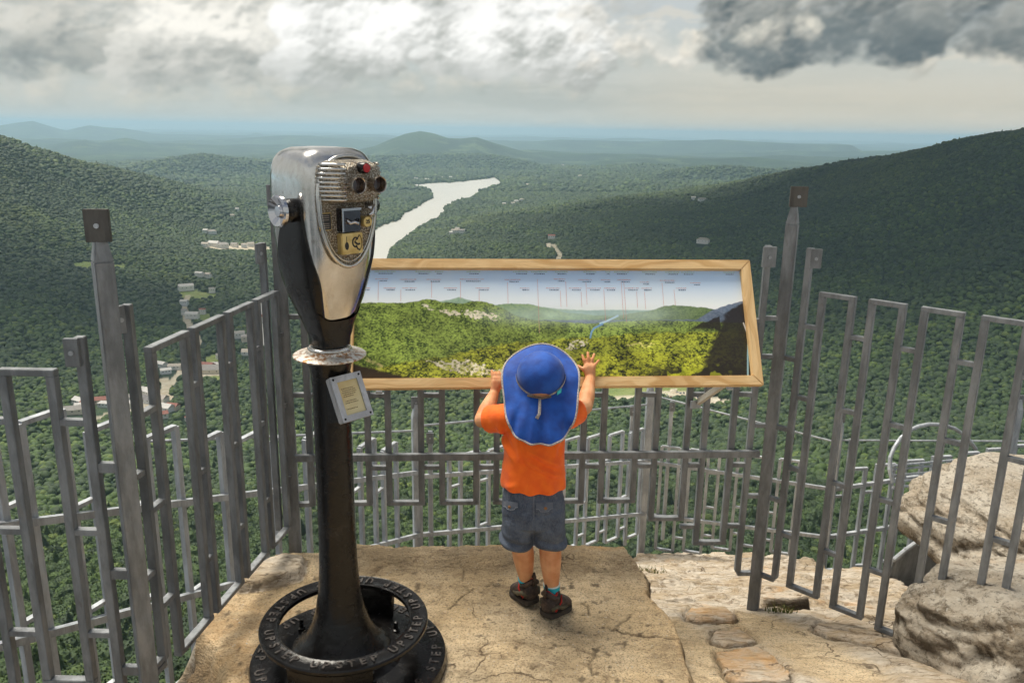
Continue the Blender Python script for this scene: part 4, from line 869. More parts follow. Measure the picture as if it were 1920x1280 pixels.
# ------------------------------------------------------------------ forest: crowns placed one by one over the land (uncountable: one thing of kind stuff)
def crown_mesh(name, seed, sub, leafy, cone=False):
    r_ = random.Random(seed); bm = bmesh.new(); bmesh.ops.create_icosphere(bm, subdivisions=sub, radius=1)
    lobes = []
    for i in range(16):
        d = Vector((r_.gauss(0, 1), r_.gauss(0, 1), r_.gauss(.35, .8))).normalized(); lobes.append((d * r_.uniform(.38, .62), r_.uniform(.34, .52)))
    for v in bm.verts:
        d = v.co.normalized(); best = .45
        for c, rr_ in lobes:
            b = d.dot(c); disc = b * b - (c.length_squared - rr_ * rr_)
            if disc > 0: best = max(best, b + math.sqrt(disc))
        best += mnoise.fractal(d * 5 + Vector((seed, 0, 0)), 1, 2, 3) * .10
        q = d * best; q.z = q.z * .95 if q.z > 0 else q.z * .7
        if cone: k = max(.08, (1.25 - q.z) * .5); q = Vector((q.x * k * .8, q.y * k * .8, q.z * 1.7))
        v.co = q
    if leafy:
        pts = [(v.co.copy(), v.normal.copy()) for v in bm.verts]
        for i in range(leafy):
            p, nn = r_.choice(pts); nn = (nn + Vector((r_.gauss(0, .5), r_.gauss(0, .5), r_.gauss(.2, .5)))).normalized(); c = p * r_.uniform(.92, 1.12)
            u = nn.orthogonal().normalized(); u.rotate(Matrix.Rotation(r_.uniform(0, 6.3), 3, nn)); w = nn.cross(u); s = r_.uniform(.035, .075)
            vs = [bm.verts.new(c + u * s * a + w * s * b) for a, b in ((-1, -.6), (.9, -.8), (1.1, .7), (-.7, 1))]; bm.faces.new(vs)
    me = bpy.data.meshes.new(name); bm.to_mesh(me); bm.free()
    me.polygons.foreach_set('use_smooth', [not leafy] * len(me.polygons)); return me
def m_leaf(n):
    oi = n.new('ShaderNodeObjectInfo'); rnd = S(n.nt, oi.outputs['Random']); loc = S(n.nt, oi.outputs['Location']); p = n.coord('Object')
    big = n.noise(loc, .0040, 4, .6)
    a = n.mix(rnd, (.009, .025, .005), (.055, .102, .013)); a = n.mix(rnd.step(.85, 1.0), a, (.10, .14, .02))
    patch_ = n.noise(n.mapv(loc, loc=(900, 300, 0)), .0016, 4, .6)
    a = n.mix(patch_.step(.56, .66) * .6, a, n.mix(rnd, (.060, .090, .012), (.12, .155, .022)))
    a = n.mix(big.step(.38, .62), n.mix(.5, a, (.003, .016, .009)), a)
    a = n.mix(n.noise(p, 3.5, 4, .7).step(.4, .7) * .45, a, n.mix(.5, a, (.085, .14, .02)))
    return {'Base Color': a, 'Normal': n.bump(n.noise(p, 7, 4, .75), .8, .25)}
LEAF = mat('foliage', m_leaf, rough=.75)
LEAF.node_tree.nodes
def crown_coll(name, k, sub, leafy):
    c = bpy.data.collections.new(name)
    for i in range(k):
        me = crown_mesh('crown', 11 + i * 7 + sub, sub, leafy, cone=(i == k - 1)); me.materials.append(LEAF); c.objects.link(bpy.data.objects.new('crown', me))
    return c
CN = crown_coll('near crowns', 6, 3, 700); CF = crown_coll('far crowns', 5, 2, 0)
def scatter(name, label, coll, X, Y, Zp, SC, k):
    me = bpy.data.meshes.new(name); n_ = len(X); me.vertices.add(n_); me.vertices.foreach_set('co', np.stack([X, Y, Zp], -1).astype(np.float32).ravel())
    a = me.attributes.new('size', 'FLOAT', 'POINT'); a.data.foreach_set('value', SC.astype(np.float32))
    pick = rng.integers(0, k * 6, n_); pick = np.where(pick >= k * 6 - 2, k - 1, pick % (k - 1)).astype(np.int32)
    a = me.attributes.new('pick', 'INT', 'POINT'); a.data.foreach_set('value', pick)
    a = me.attributes.new('turn', 'FLOAT', 'POINT'); a.data.foreach_set('value', rng.uniform(0, 6.28, n_).astype(np.float32))
    o = link(name, me); ng = bpy.data.node_groups.new(name, 'GeometryNodeTree')
    ng.interface.new_socket('Geometry', in_out='INPUT', socket_type='NodeSocketGeometry'); ng.interface.new_socket('Geometry', in_out='OUTPUT', socket_type='NodeSocketGeometry')
    N = ng.nodes; L = ng.links; gi = N.new('NodeGroupInput'); go = N.new('NodeGroupOutput'); ip = N.new('GeometryNodeInstanceOnPoints'); ci = N.new('GeometryNodeCollectionInfo')
    m2p = N.new('GeometryNodeMeshToPoints'); L.new(gi.outputs[0], m2p.inputs['Mesh'])
    ci.inputs['Collection'].default_value = coll; ci.inputs['Separate Children'].default_value = True; ci.inputs['Reset Children'].default_value = True
    def at(nm, t): q = N.new('GeometryNodeInputNamedAttribute'); q.data_type = t; q.inputs['Name'].default_value = nm; return q.outputs[0]
    rot = N.new('ShaderNodeCombineXYZ'); L.new(at('turn', 'FLOAT'), rot.inputs[2]); er = N.new('FunctionNodeEulerToRotation'); L.new(rot.outputs[0], er.inputs[0])
    L.new(m2p.outputs[0], ip.inputs['Points']); L.new(ci.outputs[0], ip.inputs['Instance']); ip.inputs['Pick Instance'].default_value = True
    L.new(at('pick', 'INT'), ip.inputs['Instance Index']); L.new(er.outputs[0], ip.inputs['Rotation']); L.new(at('size', 'FLOAT'), ip.inputs['Scale']); L.new(ip.outputs[0], go.inputs[0])
    md = o.modifiers.new('forest', 'NODES'); md.node_group = ng
    return structure(o, label, 'stuff', 'forest')
def sample(r0, r1, area, size, jit=.42):
    A = (az[-1] - az[0]) / 2 * (r1 * r1 - r0 * r0); n_ = int(A / area); r = np.sqrt(rng.uniform(r0 * r0, r1 * r1, n_)); a = rng.uniform(az[0] + .002, az[-1] - .002, n_)
    x = r * np.sin(a); y = r * np.cos(a); ok = ~(inpoly(x, y, LAKE) | inpoly(x, y, RIVER)); ok &= ~((polydist(x, y, RIVER, True) < 14) & (r > 1000) & (r < 2500))
    if r1 > 700:
        for f in FP + SP: ok &= ~inpoly(x, y, f)
        for f in RP: ok &= polydist(x, y, f) > 11
        cl = np.array(CLEAR)
        for cx, cy_, cr in cl: ok &= np.hypot(x - cx, y - cy_) > cr
    # houses sit in gardens: thinner cover in the town
    x, y = x[ok], y[ok]; z = tz(x, y); s = size * rng.uniform(1 - jit, 1 + jit, len(x)) * (1 + .25 * (rng.random(len(x)) < .12))
    return x, y, z + s * .35, s
a1 = sample(45, 330, 19, 4.3); a2 = sample(330, 720, 30, 5.2)
near = [np.concatenate(q) for q in zip(a1, a2)]
scatter('forest', 'dense green broadleaved trees on the slope right below the fences', CN, *near, 6)
fs = [sample(720, 1500, 28, 4.4), sample(1500, 3000, 44, 5.0), sample(3000, 5200, 150, 7.6), sample(5200, 9500, 800, 14)]
far = [np.concatenate(q) for q in zip(*fs)]
scatter('forest', 'wooded valley and mountain sides far below, one green mass of trees', CF, *far, 5)

# ------------------------------------------------------------------ the air
def haze(top, bottom):
    b = MB().box((0, 30500, (top + bottom) / 2), (126000, 65000, top - bottom)); m = bpy.data.materials.new('hazy air'); m.use_nodes = True; n = NT(m.node_tree)
    out = n.new('ShaderNodeOutputMaterial'); v = n.new('ShaderNodeVolumePrincipled'); n.link(v.outputs[0], out.inputs['Volume'])
    v.inputs['Color'].default_value = (.55, .82, 1.0, 1); v.inputs['Density'].default_value = HAZE; v.inputs['Anisotropy'].default_value = .15
    o = b.build('haze', m); structure(o, 'pale blue haze lying over the valley', 'stuff', 'haze')
HAZE = 5.4e-5
haze(float(TZ.max()) + 25, float(TZ.min()) - 1)

def cloud(name, c, size, seed, label):  # out of view, added for the shade it casts
    """an unseen cloud mesh added high above the land to shade the hills"""
    bm = bmesh.new(); bmesh.ops.create_icosphere(bm, subdivisions=5, radius=1)
    for v in bm.verts:
        p = v.co.copy(); r = 1 + mnoise.fractal(p * 1.3 + Vector((seed, 0, 0)), 1, 2, 4) * .35 + mnoise.fractal(p * 5 + Vector((seed, 3, 0)), 1, 2, 3) * .06
        z = p.z * r; v.co = Vector((p.x * r * size[0], p.y * r * size[1], (z if z > 0 else z * .35) * size[2]))
    me = bpy.data.meshes.new(name); bm.to_mesh(me); bm.free()
    o = link(name, me, mat('cloud', None, (.8, .8, .8), 1.0), None, True); o.location = c; tag(o, label, 'cloud', kind='stuff')  # added unseen cloud and its material, there only to cast shade
cloud('cloud', (1150, 2560, 1050), (1500, 1080, 110), 3, 'broad unseen cloud added high over the right hand mountain to shade it')
cloud('cloud', (-1450, 2000, 1050), (700, 340, 80), 8, 'small unseen cloud added high over the lower left valley to shade the woods')
# ------------------------------------------------------------------ panorama panel
XR = at_y(1431, 718, 2.65)[0] + .004
pb = at_y(1431, 720, 2.65); pt = at_y(1405, 489, 2.885)
PB = np.array([0, 2.65, pb[2]]); PT = np.array([0, 2.885, pt[2]])                # bottom and top front edges (y, z)
PBz = at_y(1000, 727, 2.65)[2]; PB[2] = PBz; PT[2] = at_y(1000, 488, 2.885)[2]
XRb = float(at_plane(1431, 716, (0, 2.65), (1, 2.65))[0]) + .024; XL = float(at_y(646, 722, 2.65)[0])
pv = (PT - PB); PH_ = float(np.linalg.norm(pv)); pv /= PH_; pn = np.array([0, -pv[2], pv[1]])   # pn: towards the viewer
PW = XRb - XL; tilt = np.array([1, 0, 0.0])
Wp = lambda x, v, n=0.0: np.array([XL + x, PB[1], PB[2]]) + pv * v + pn * n
panel = thing('information_panel', 'tilted panorama board in a light wooden frame, labelled view of the valley', 'sign', tuple(Wp(.10 - XL, 0)))
def m_wood(n):
    a = n.coord('UV'); p = n.mapv(a, scale=(1.6, 26, 1)); w = n.noise(p, 1.2, 3, .5, 1.2)
    ring = n.noise(n.comb(n.sep(a)[0] * .9, n.sep(a)[1] * 22.0 + n.noise(n.mapv(a, scale=(2.2, 5, 1)), 1.6, 2) * 5.0, 0.0), 1.5, 3, .6)
    c = n.mix(ring.step(.38, .66), (.78, .54, .27), (.58, .34, .13))
    c = n.mix(n.noise(n.mapv(a, scale=(5, 160, 1)), 1.5, 4, .7).step(.5, .7) * .45, c, (.32, .16, .055))
    c = n.mix(n.noise(n.mapv(a, scale=(1.5, 6, 1)), 2.0, 3).step(.55, .8) * .4, c, (.75, .58, .34))
    return {'Base Color': c, 'Normal': n.bump(ring, .35, .003)}
WOOD = mat('treated pine', m_wood, rough=.65)
FW, FT = .036, .028
def board(name, q, label=None):
    """mitred board: q four corners (x, v) outer-a, outer-b, inner-b, inner-a"""
    m = MB(); t = [Wp(x, v, FT / 2) for x, v in q]; b = [Wp(x, v, -FT / 2) for x, v in q]; m.rings([b, t]); o = m.build(name, WOOD, panel, bevel=.002)
    me = o.data; uv = me.uv_layers.new(name='UVMap'); A0 = np.array(t[0]); B0 = np.array(t[1]); L = np.linalg.norm(B0 - A0); e = (B0 - A0) / L; wv = np.array(t[3]) - A0; wv = wv - e * (wv @ e); wv /= np.linalg.norm(wv)
    off = random.random() * 9
    for l in me.loops:
        p = np.array(me.vertices[l.vertex_index].co) + np.array(panel.location) * 0; p = np.array(o.matrix_world @ me.vertices[l.vertex_index].co); d = p - A0; uv.data[l.index].uv = (float(d @ e) + off, float(d @ wv) + float(d @ pn) * .8 + off)
    return o
g = .0004
board('frame_board', [(0, 0), (PW, 0), (PW - FW, FW), (FW, FW)]); board('frame_board', [(PW, PH_), (0, PH_), (FW, PH_ - FW), (PW - FW, PH_ - FW)])
board('frame_board', [(PW + g, g), (PW + g, PH_ - g), (PW - FW + g, PH_ - FW - g), (PW - FW + g, FW + g)]); board('frame_board', [(-g, PH_ - g), (-g, g), (FW - g, FW + g), (FW - g, PH_ - FW - g)])
m = MB(); m.rings([[Wp(.012, .012, -FT / 2 - .008), Wp(PW - .012, .012, -FT / 2 - .008), Wp(PW - .012, PH_ - .012, -FT / 2 - .008), Wp(.012, PH_ - .012, -FT / 2 - .008)], [Wp(.012, .012, -FT / 2 - .001), Wp(PW - .012, .012, -FT / 2 - .001), Wp(PW - .012, PH_ - .012, -FT / 2 - .001), Wp(.012, PH_ - .012, -FT / 2 - .001)]])
m.build('backing_board', mat('dark backing', None, (.05, .04, .035), .8), panel)
# the printed photograph: painted as colours over a fine sheet (it is flat in the place too)
NU, NV = 1000, 320
uu, vv = np.meshgrid(np.linspace(0, 1, NU), np.linspace(0, 1, NV))
PXs = 668 + uu * 727; PYs = 698 - vv * 185                          # its own drawing coordinates
def sl_(pts): return np.interp(PXs, [p[0] for p in pts], [p[1] for p in pts])
def srgb(*c): return np.array([((v / 255) / 12.92 if v / 255 <= .04045 else (((v / 255) + .055) / 1.055) ** 2.4) for v in c])
asp = 3.2
def F(sx, sy, o=4, s=0): return fbm(uu * sx * asp, vv * sy, o, s)
def W3(a, c, m): return a * (1 - m[..., None]) + c * m[..., None]
sky_ = sstep(.55, 1.02, vv)
pic = W3(np.broadcast_to(srgb(242, 243, 240), uu.shape + (3,)), srgb(172, 202, 238), sky_)
pic = W3(pic, srgb(226, 236, 244), sstep(.45, .8, F(2, 3, 4, 70)) * .25)
rag = (F(30, 30, 4, 71) - .5) * 5
def hill(pts, c1, c2, soft=1.2, sc=18, seed=72, con=1.0, rg=1.0):
    global pic
    m = sstep(-soft, soft, PYs - (sl_(pts) + rag * rg)); t = F(sc, sc, 5, seed); t = np.clip((t - .5) * 2.0 * con + .5, 0, 1); fine = np.clip((fbm(uu * 95 * asp, vv * 110, 3, seed + 5) - .5) * 2.6, -.5, .5)
    w1, _, cid = worley(uu * sc * asp * 3.4, vv * sc * 4.6, seed); t = np.clip(t * .48 + (.72 - w1) * .62 + (cid - .5) * .45 * con + fine * .5 * con + .10, 0, 1)
    pic = W3(pic, srgb(*c1) * (1 - t[..., None]) + srgb(*c2) * t[..., None], m)
hill([(600, 590), (820, 568), (840, 566), (858, 561), (880, 567), (900, 574), (940, 574), (985, 573), (1010, 578), (1050, 582), (1100, 584), (1500, 584)], (120, 150, 130), (165, 188, 160), 1.5, 6, 73, .5, .4)
hill([(600, 584), (1090, 584.5), (1140, 583), (1200, 584), (1500, 584)], (112, 150, 150), (150, 178, 165), 1.5, 6, 74, .4, .2)
hill([(600, 600), (930, 574), (955, 572), (985, 573), (1020, 580), (1060, 588), (1110, 592), (1500, 600)], (95, 128, 95), (140, 165, 110), 1, 10, 75, .7, .5)
hill([(1100, 600), (1170, 590), (1215, 584), (1240, 577), (1260, 575), (1290, 577), (1320, 579), (1345, 585), (1400, 600)], (70, 95, 62), (120, 140, 88), 1, 12, 76, .9, .6)
hill([(1300, 600), (1335, 583), (1365, 574), (1392, 568), (1420, 566)], (82, 98, 120), (120, 132, 150), 1, 10, 77, .6, .5)
hill([(600, 570), (668, 572), (700, 570), (760, 571), (785, 567), (798, 564), (815, 566), (830, 570), (868, 572), (884, 568), (900, 568), (920, 573), (945, 582), (960, 592), (1000, 600), (1060, 604), (1100, 606), (1200, 600), (1300, 603), (1420, 606)], (40, 58, 22), (146, 166, 76), 1, 16, 78, 1.2, .6)
hill([(600, 700), (760, 668), (830, 660), (930, 640), (1050, 632), (1130, 628), (1200, 622), (1280, 622), (1420, 620)], (30, 42, 12), (176, 182, 62), 2, 11, 79, 1.3, 1.5)
hill([(600, 710), (900, 700), (1060, 668), (1150, 655), (1250, 655), (1340, 660), (1420, 650)], (18, 26, 8), (186, 190, 58), 2, 7, 80, 1.5, 2)
fade = np.exp(-((PYs - 590) / 16) ** 2) * sstep(860, 1000, PXs) * sstep(1330, 1180, PXs); pic = W3(pic, srgb(190, 205, 200), fade * .45)
def patch(pts, c, soft=1.0, n=.5, seed=81, sc=40):
    global pic
    wx = (F(30, 30, 4, seed) - .5) * 22; wy = (F(30, 30, 4, seed + 1) - .5) * 12; i = inpoly(PXs + wx, PYs + wy, pts)
    t = np.where(i, np.clip(1 - n + n * 2 * (F(sc, sc, 3, seed + 2) - .2), 0, 1) * sstep(.34, .56, F(60, 70, 3, seed + 3)), 0); pic = W3(pic, srgb(*c), t)
patch([(785, 573), (812, 576), (812, 582), (790, 580)], (226, 216, 200)); patch([(818, 582), (862, 586), (866, 593), (840, 592), (822, 587)], (220, 208, 188)); patch([(868, 583), (900, 585), (932, 590), (938, 600), (905, 598), (870, 596)], (226, 215, 196))
patch([(793, 664), (830, 668), (870, 664), (905, 678), (945, 684), (940, 692), (880, 690), (830, 680)], (226, 218, 196), n=.8)
patch([(1066, 636), (1090, 634), (1100, 640), (1070, 648), (1050, 650)], (214, 206, 186), n=.7); patch([(1165, 640), (1215, 640), (1213, 645), (1168, 644)], (214, 206, 120), n=.3)
patch([(672, 655), (700, 660), (720, 672), (722, 680), (690, 664)], (190, 178, 120), n=.9)
def strip(pts, w, c):
    global pic
    m = sstep(w, w * .4, polydist(PXs, PYs, pts)); pic = W3(pic, srgb(*c), m)
strip([(1152, 593), (1140, 598), (1128, 603), (1118, 606)], 2.4, (176, 200, 214)); strip([(1122, 607), (1106, 614), (1101, 620), (1098, 630)], 2.2, (110, 150, 185))
sh = sstep(-3, 3, PYs - (sl_([(600, 664), (680, 672), (740, 688), (790, 696), (830, 703), (1420, 720)]) + rag * 1.5)); pic = W3(pic, srgb(52, 42, 30), sh)
sh = sstep(-2, 2, PYs - (sl_([(1200, 760), (1230, 704), (1270, 694), (1310, 676), (1345, 655), (1342, 640), (1335, 625), (1290, 618), (1310, 606), (1345, 594), (1370, 580), (1396, 570)]) + rag * 2)) * (PXs > 1225); lobes = sstep(.55, .62, F(9, 9, 3, 90)) * sstep(1370, 1330, PXs) * sstep(640, 655, PYs)
sh = sstep(-1.5, 1.5, PYs - (np.interp(PXs, [1280, 1285, 1310, 1340, 1370, 1396], [700, 616, 606, 596, 582, 571]) + rag)) * (PXs > 1283) * (sstep(1318, 1334, PXs + (PYs - 640) * .6 + rag * 3) + sstep(622, 612, PYs) * (PXs < 1345)).clip(0, 1)
relief = F(5, 7, 5, 93); pic = pic * (1 + (relief - .5)[..., None] * 1.1 * sstep(575, 600, PYs)[..., None]); pic = np.clip(pic * 1.15, 0, .97); pic = W3(pic, srgb(40, 34, 30), sh * .95); sh2 = sstep(672, 690, PYs + rag * 4) * sstep(1180, 1230, PXs); pic = W3(pic, srgb(38, 34, 22), sh2 * (1 - lobes) * .9)
pic = W3(pic, srgb(176, 186, 40), lobes * sh * .0 + lobes * sh2 * .5)
strip([(1390, 606), (1394, 620)], 1.6, (214, 214, 214)); strip([(1396, 632), (1391, 665), (1387, 700)], 2.2, (150, 190, 205)); strip([(1401, 655), (1399, 680), (1398, 700)], 1.6, (190, 195, 220))
ix0, ix1, iv0, iv1 = FW - .004, PW - FW + .004, FW - .004, PH_ - FW + .004
xs = ix0 + uu * (ix1 - ix0); vs_ = iv0 + vv * (iv1 - iv0); base_ = np.array([XL, PB[1], PB[2]]); n0 = -.006
o = grid_mesh('printed_picture', base_[0] + xs, base_[1] + pv[1] * vs_ + pn[1] * n0, base_[2] + pv[2] * vs_ + pn[2] * n0, mat('printed picture', lambda n: {'Base Color': n.attr('tint')}, rough=.32), pic, smooth=False)
o.parent = panel; o.matrix_parent_inverse = panel.matrix_world.inverted()
# captions too small to read: rows of short strokes, with their leader lines
PXI = lambda px, py, dn=.0: Wp(ix0 + (px - 668) / 727 * (ix1 - ix0), iv0 + (698 - py) / 185 * (iv1 - iv0), n0 + .0012 + dn)
cap_mats = {'dark': mat('caption ink', None, (.09, .12, .20), .5), 'red': mat('red caption ink', None, (.70, .34, .32), .5), 'green': mat('green caption ink', None, (.42, .58, .28), .5)}
caps = {'dark': MB(), 'red': MB(), 'green': MB()}
def rect(m, x0, y0, x1, y1): m.add([PXI(x0, y0), PXI(x1, y0), PXI(x1, y1), PXI(x0, y1)], [(0, 1, 2, 3)])
def words(m, cx, y, w, h=1.5):
    x = cx - w / 2
    while x < cx + w / 2:
        k = random.uniform(1.2, 3.4); rect(m, x, y - h / 2 + random.uniform(0, .5), min(x + k, cx + w / 2), y + h / 2); x += k + random.uniform(.5, 1.2)
for cx, w in ((723, 34), (793, 26), (822, 14), (886, 24), (974, 26), (1008, 28), (1050, 22), (1104, 22), (1138, 8), (1164, 26), (1218, 26), (1262, 26), (1292, 24), (1372, 20)):
    words(caps['green'], cx, 517.5, w * 1.1, 1.3); words(caps['dark'], cx + 1, 521, w * .75)
for cx, w, y in ((717, 22, 530), (765, 30, 531), (812, 28, 531), (882, 44, 530.5), (958, 30, 531), (1046, 22, 530), (1094, 26, 531), (1133, 18, 531), (1168, 26, 531), (1207, 18, 535), (1252, 30, 532), (1305, 20, 536)):
    words(caps['red'], cx, y, w, 1.1); words(caps['dark'], cx + 3, y + 3.4, w * .6)
for cx, w in ((688, 18), (732, 22), (768, 26), (843, 24), (902, 26), (980, 18), (1033, 26), (1075, 24), (1110, 26), (1140, 22), (1182, 26), (1210, 20), (1276, 20)):
    words(caps['red'], cx, 545.5, w, 1.1); words(caps['dark'], cx + 2, 548.6, w * .7)
for x, y0, y1 in ((711, 534, 567), (752, 548, 568), (808, 534, 562), (861, 534, 564), (895, 550, 568), (948, 536, 572), (1004, 530, 622), (1046, 550, 578), (1057, 534, 578), (1095, 536, 574), (1128, 548, 602), (1162, 534, 598), (1167, 534, 604), (1190, 552, 580), (1240, 536, 576), (1262, 548, 575), (1085, 552, 578), (1205, 552, 582)): rect(caps['red'], x, y0, x + .55, y1)
for k, mm in caps.items(): mm.build('caption', cap_mats[k], panel, fix=False)
def text_mesh(s, size, ex=0.0, font_bold=False):
    c = bpy.data.curves.new('t', 'FONT'); c.body = s; c.size = size; c.extrude = ex; c.align_x = 'CENTER'; c.align_y = 'CENTER'; c.resolution_u = 3
    if font_bold: c.offset = size * .022
    o = bpy.data.objects.new('t', c); COL.objects.link(o); dg = bpy.context.evaluated_depsgraph_get(); me = bpy.data.meshes.new_from_object(o.evaluated_get(dg)); bpy.data.objects.remove(o); return me
def text_on(name, s, size, O, ex, ey, ez, m, parent, dep=.0, bold=False, xs=1.0):
    me = text_mesh(s, size, dep, bold); O = np.array(O)
    for v in me.vertices: c = v.co; p = O + np.array(ex) * c.x * xs + np.array(ey) * c.y + np.array(ez) * (c.z); v.co = p
    me.materials.clear(); return link(name, me, m, parent)
text_on('caption', 'author of Blue Ridge Parkway Vistas', .0068, PXI(720, 696, .0003), (1, 0, 0), pv, pn, mat('yellow caption ink', None, (.75, .62, .12), .5), panel)
# mounting: a flat bar and a bracket clamped to the fence
for x in (XL + .12, XRb - .10):
    q = Wp(x - XL, .02, -FT / 2 - .01); MB().bar((x, q[1] + .01, q[2] - .03), (x, 2.93, q[2] + .02), .022, .006, (1, 0, 0)).build('bracket', STEEL2, panel)
a = at_y(1374, 727, 2.74); b = at_y(1328, 762, 2.90)
MB().bar(a, b, .026, .012, (0, -1, 0)).build('brace', mat('galvanised strap', m_steel((.5, .47, .4), (.62, .58, .5), .3), metal=.3), panel)
MB().bar(b + np.array([-.03, 0, -.012]), b + np.array([.01, .01, -.012]), .03, .01).build('clamp', STEEL2, panel)

panel.rotation_euler.z = rad(5)     # it stands square to the fence behind it
# ------------------------------------------------------------------ coin operated viewer
VX, VY = -.5075, 2.1775
ROT = rad(47); vn = np.array([math.sin(ROT), -math.cos(ROT), 0]); vs = np.array([math.cos(ROT), math.sin(ROT), 0]); vz = np.array([0, 0, 1.0])
V = lambda s, n, z: np.array([VX, VY, 0]) + vs * s + vn * n + vz * z
viewer = thing('tower_viewer', 'coin operated chrome and black binocular viewer on a heavy black iron pillar', 'tower viewer', (VX, VY, 0))
def m_chrome(n):
    p = n.coord('Object'); c = n.mix(n.noise(n.mapv(p, scale=(1, 1, .5)), 6, 5, .6).step(.35, .7), (.72, .71, .69), (.46, .44, .40))
    c = n.mix(n.noise(p, 55, 5, .7).step(.52, .75) * .35, c, (.30, .25, .17))
    c = n.mix(n.noise(n.mapv(p, loc=(1, 5, 3)), 9, 5, .65).step(.56, .72) * .45, c, (.36, .27, .13))
    return {'Base Color': c, 'Roughness': n.noise(p, 18, 4, .6).step(.2, .8) * .14 + .13, 'Normal': n.bump(n.noise(p, 7, 3), .12, .01)}
CHROME = mat('worn chrome', m_chrome, metal=1.0)
def m_hammer(n):
    p = n.coord('Object'); h = n.vor(n.mapv(p, scale=(1, 1, .8)), 300)
    return {'Base Color': n.mix(h.step(.25, .55), (.74, .71, .65), (.22, .18, .13)), 'Roughness': .28, 'Normal': n.bump(1.0 - h, 1.0, .004)}
HAMMER = mat('hammered chrome', m_hammer, metal=.9)
def m_iron(n):
    p = n.coord('Object'); c = n.mix(n.noise(p, 14, 6, .65).step(.5, .75), (.006, .0055, .0055), (.018, .015, .013))
    c = n.mix(n.noise(n.mapv(p, loc=(3, 3, 0)), 9, 6, .7).step(.70, .80) * .5, c, (.10, .04, .012))
    return {'Base Color': c, 'Roughness': n.noise(p, 30, 4, .6).step(.3, .8) * .18 + .16, 'Normal': n.bump(n.noise(p, 60, 5, .6), .35, .004)}
IRON = mat('black enamelled iron', m_iron, Specular_IOR_Level=.38)
def ringpts(z, a, bf, bb, e=.62, n=56, out=0.0):
    pts = []
    for k in range(n):
        t = 2 * math.pi * k / n; c, s = math.cos(t), math.sin(t); x = (a + out) * .91 * math.copysign(abs(c) ** (.5 if s > 0 else e), c); y = ((bf if s > 0 else bb) + out) * math.copysign(abs(s) ** (.36 if s > 0 else e), s); pts.append(V(x, y, z))
    return pts
SEC = [(1.02, .046, .046, .046), (1.045, .048, .048, .050), (1.075, .056, .050, .062), (1.11, .070, .060, .080), (1.15, .085, .072, .098), (1.20, .100, .084, .114), (1.26, .113, .094, .126), (1.32, .120, .100, .132), (1.38, .1235, .103, .134), (1.44, .124, .104, .134), (1.48, .123, .103, .132), (1.505, .119, .101, .127), (1.525, .111, .095, .118), (1.54, .096, .084, .102), (1.549, .072, .066, .078), (1.552, .03, .03, .03)]
def sec(z):
    zs = [q[0] for q in SEC]; return [float(np.interp(z, zs, [q[i] for q in SEC])) for i in (1, 2, 3)]
hz = np.concatenate([np.linspace(1.045, 1.50, 24), [1.51, 1.52, 1.53, 1.538, 1.544, 1.549, 1.552]])
hb = MB().rings([ringpts(z, *sec(z)) for z in hz]); HB = hb.build('viewer_head', CHROME, viewer, smooth=True)
# black yoke: cup below, with an arm up each side to the pivot
yk = MB(); cupr = []
for q in range(9):
    rg = []
    for k in range(56):
        t = 2 * math.pi * k / 56; ztop = 1.135 - .040 * max(0, math.sin(t)) ** 1.6; z = 1.02 + (ztop - 1.02) * q / 8; rg.append(ringpts(z, *sec(z), out=.006 if z > 1.05 else .004)[k])
    cupr.append(rg)
yk.rings(cupr, caps=False)
for sg in (-1, 1):
    rings = []
    for z in np.linspace(1.07, 1.405, 18):
        a, bf, bb = sec(z); t = (z - 1.07) / .335
        n0_, n1_ = (-bb * .72, bf * (.93 - .30 * sstep(.35, 1.0, t)))
        n0_ = -bb * .72 + .080 * sstep(.35, 1, t); n1_ = max(n1_, n0_ + .055); out = .006
        ring = []
        for k in range(13):
            nn = n0_ + (n1_ - n0_) * k / 12; q = abs(nn) / (bf if nn > 0 else bb); q = min(q, .999); sx = a * .91 * (1 - q ** (2 / (.36 if nn > 0 else .62))) ** (.25 if nn > 0 else .31)
            ring.append(V(sg * (sx + out), nn * 1.04, z))
        for k in range(12, -1, -1):
            nn = n0_ + (n1_ - n0_) * k / 12; q = abs(nn) / (bf if nn > 0 else bb); q = min(q, .999); sx = a * .91 * (1 - q ** (2 / (.36 if nn > 0 else .62))) ** (.25 if nn > 0 else .31)
            ring.append(V(sg * max(.005, sx - .004), nn * .98, z))
        rings.append(ring)
    yk.rings(rings)
yk.build('yoke', IRON, viewer, smooth='auto')
# face plate with raised rim
def egg(sc=1.0, n=64):
    o = []
    for k in range(n):
        t = 2 * math.pi * k / n; c, s = math.cos(t), math.sin(t); a = .089; zc = 1.425; h = .106 if s > 0 else .176
        w = a * math.copysign(abs(c) ** (.86 if s > 0 else 1.0), c) ; o.append((w * sc, zc + h * (abs(s) ** (.9 if s > 0 else 1.0)) * (1 if s > 0 else -1) * sc))
    return o
def front(s, z):
    a, bf, bb = sec(min(z, 1.545)); q = min(abs(s) / a, .98); return bf * (1 - q ** (1 / .62)) ** .62
NP = .104
fp = MB(); e0 = egg(1.0); e1 = egg(.93); 
fp.rings([[V(s, NP - .014, z) for s, z in e0], [V(s, NP + .004, z) for s, z in e0]]); fp.build('face_plate', HAMMER, viewer)
rim = MB(); rim.tube([V(s, NP + .004, z) for s, z in e0] + [V(*[e0[0][0], NP + .004, e0[0][1]])], .0055, 8, caps=False, ref=tuple(vn)); rim.tube([V(s, NP + .005, z) for s, z in egg(.925)] + [V(egg(.925)[0][0], NP + .005, egg(.925)[0][1])], .0022, 6, caps=False, ref=tuple(vn))
rim.build('rim', CHROME, viewer, smooth=True)
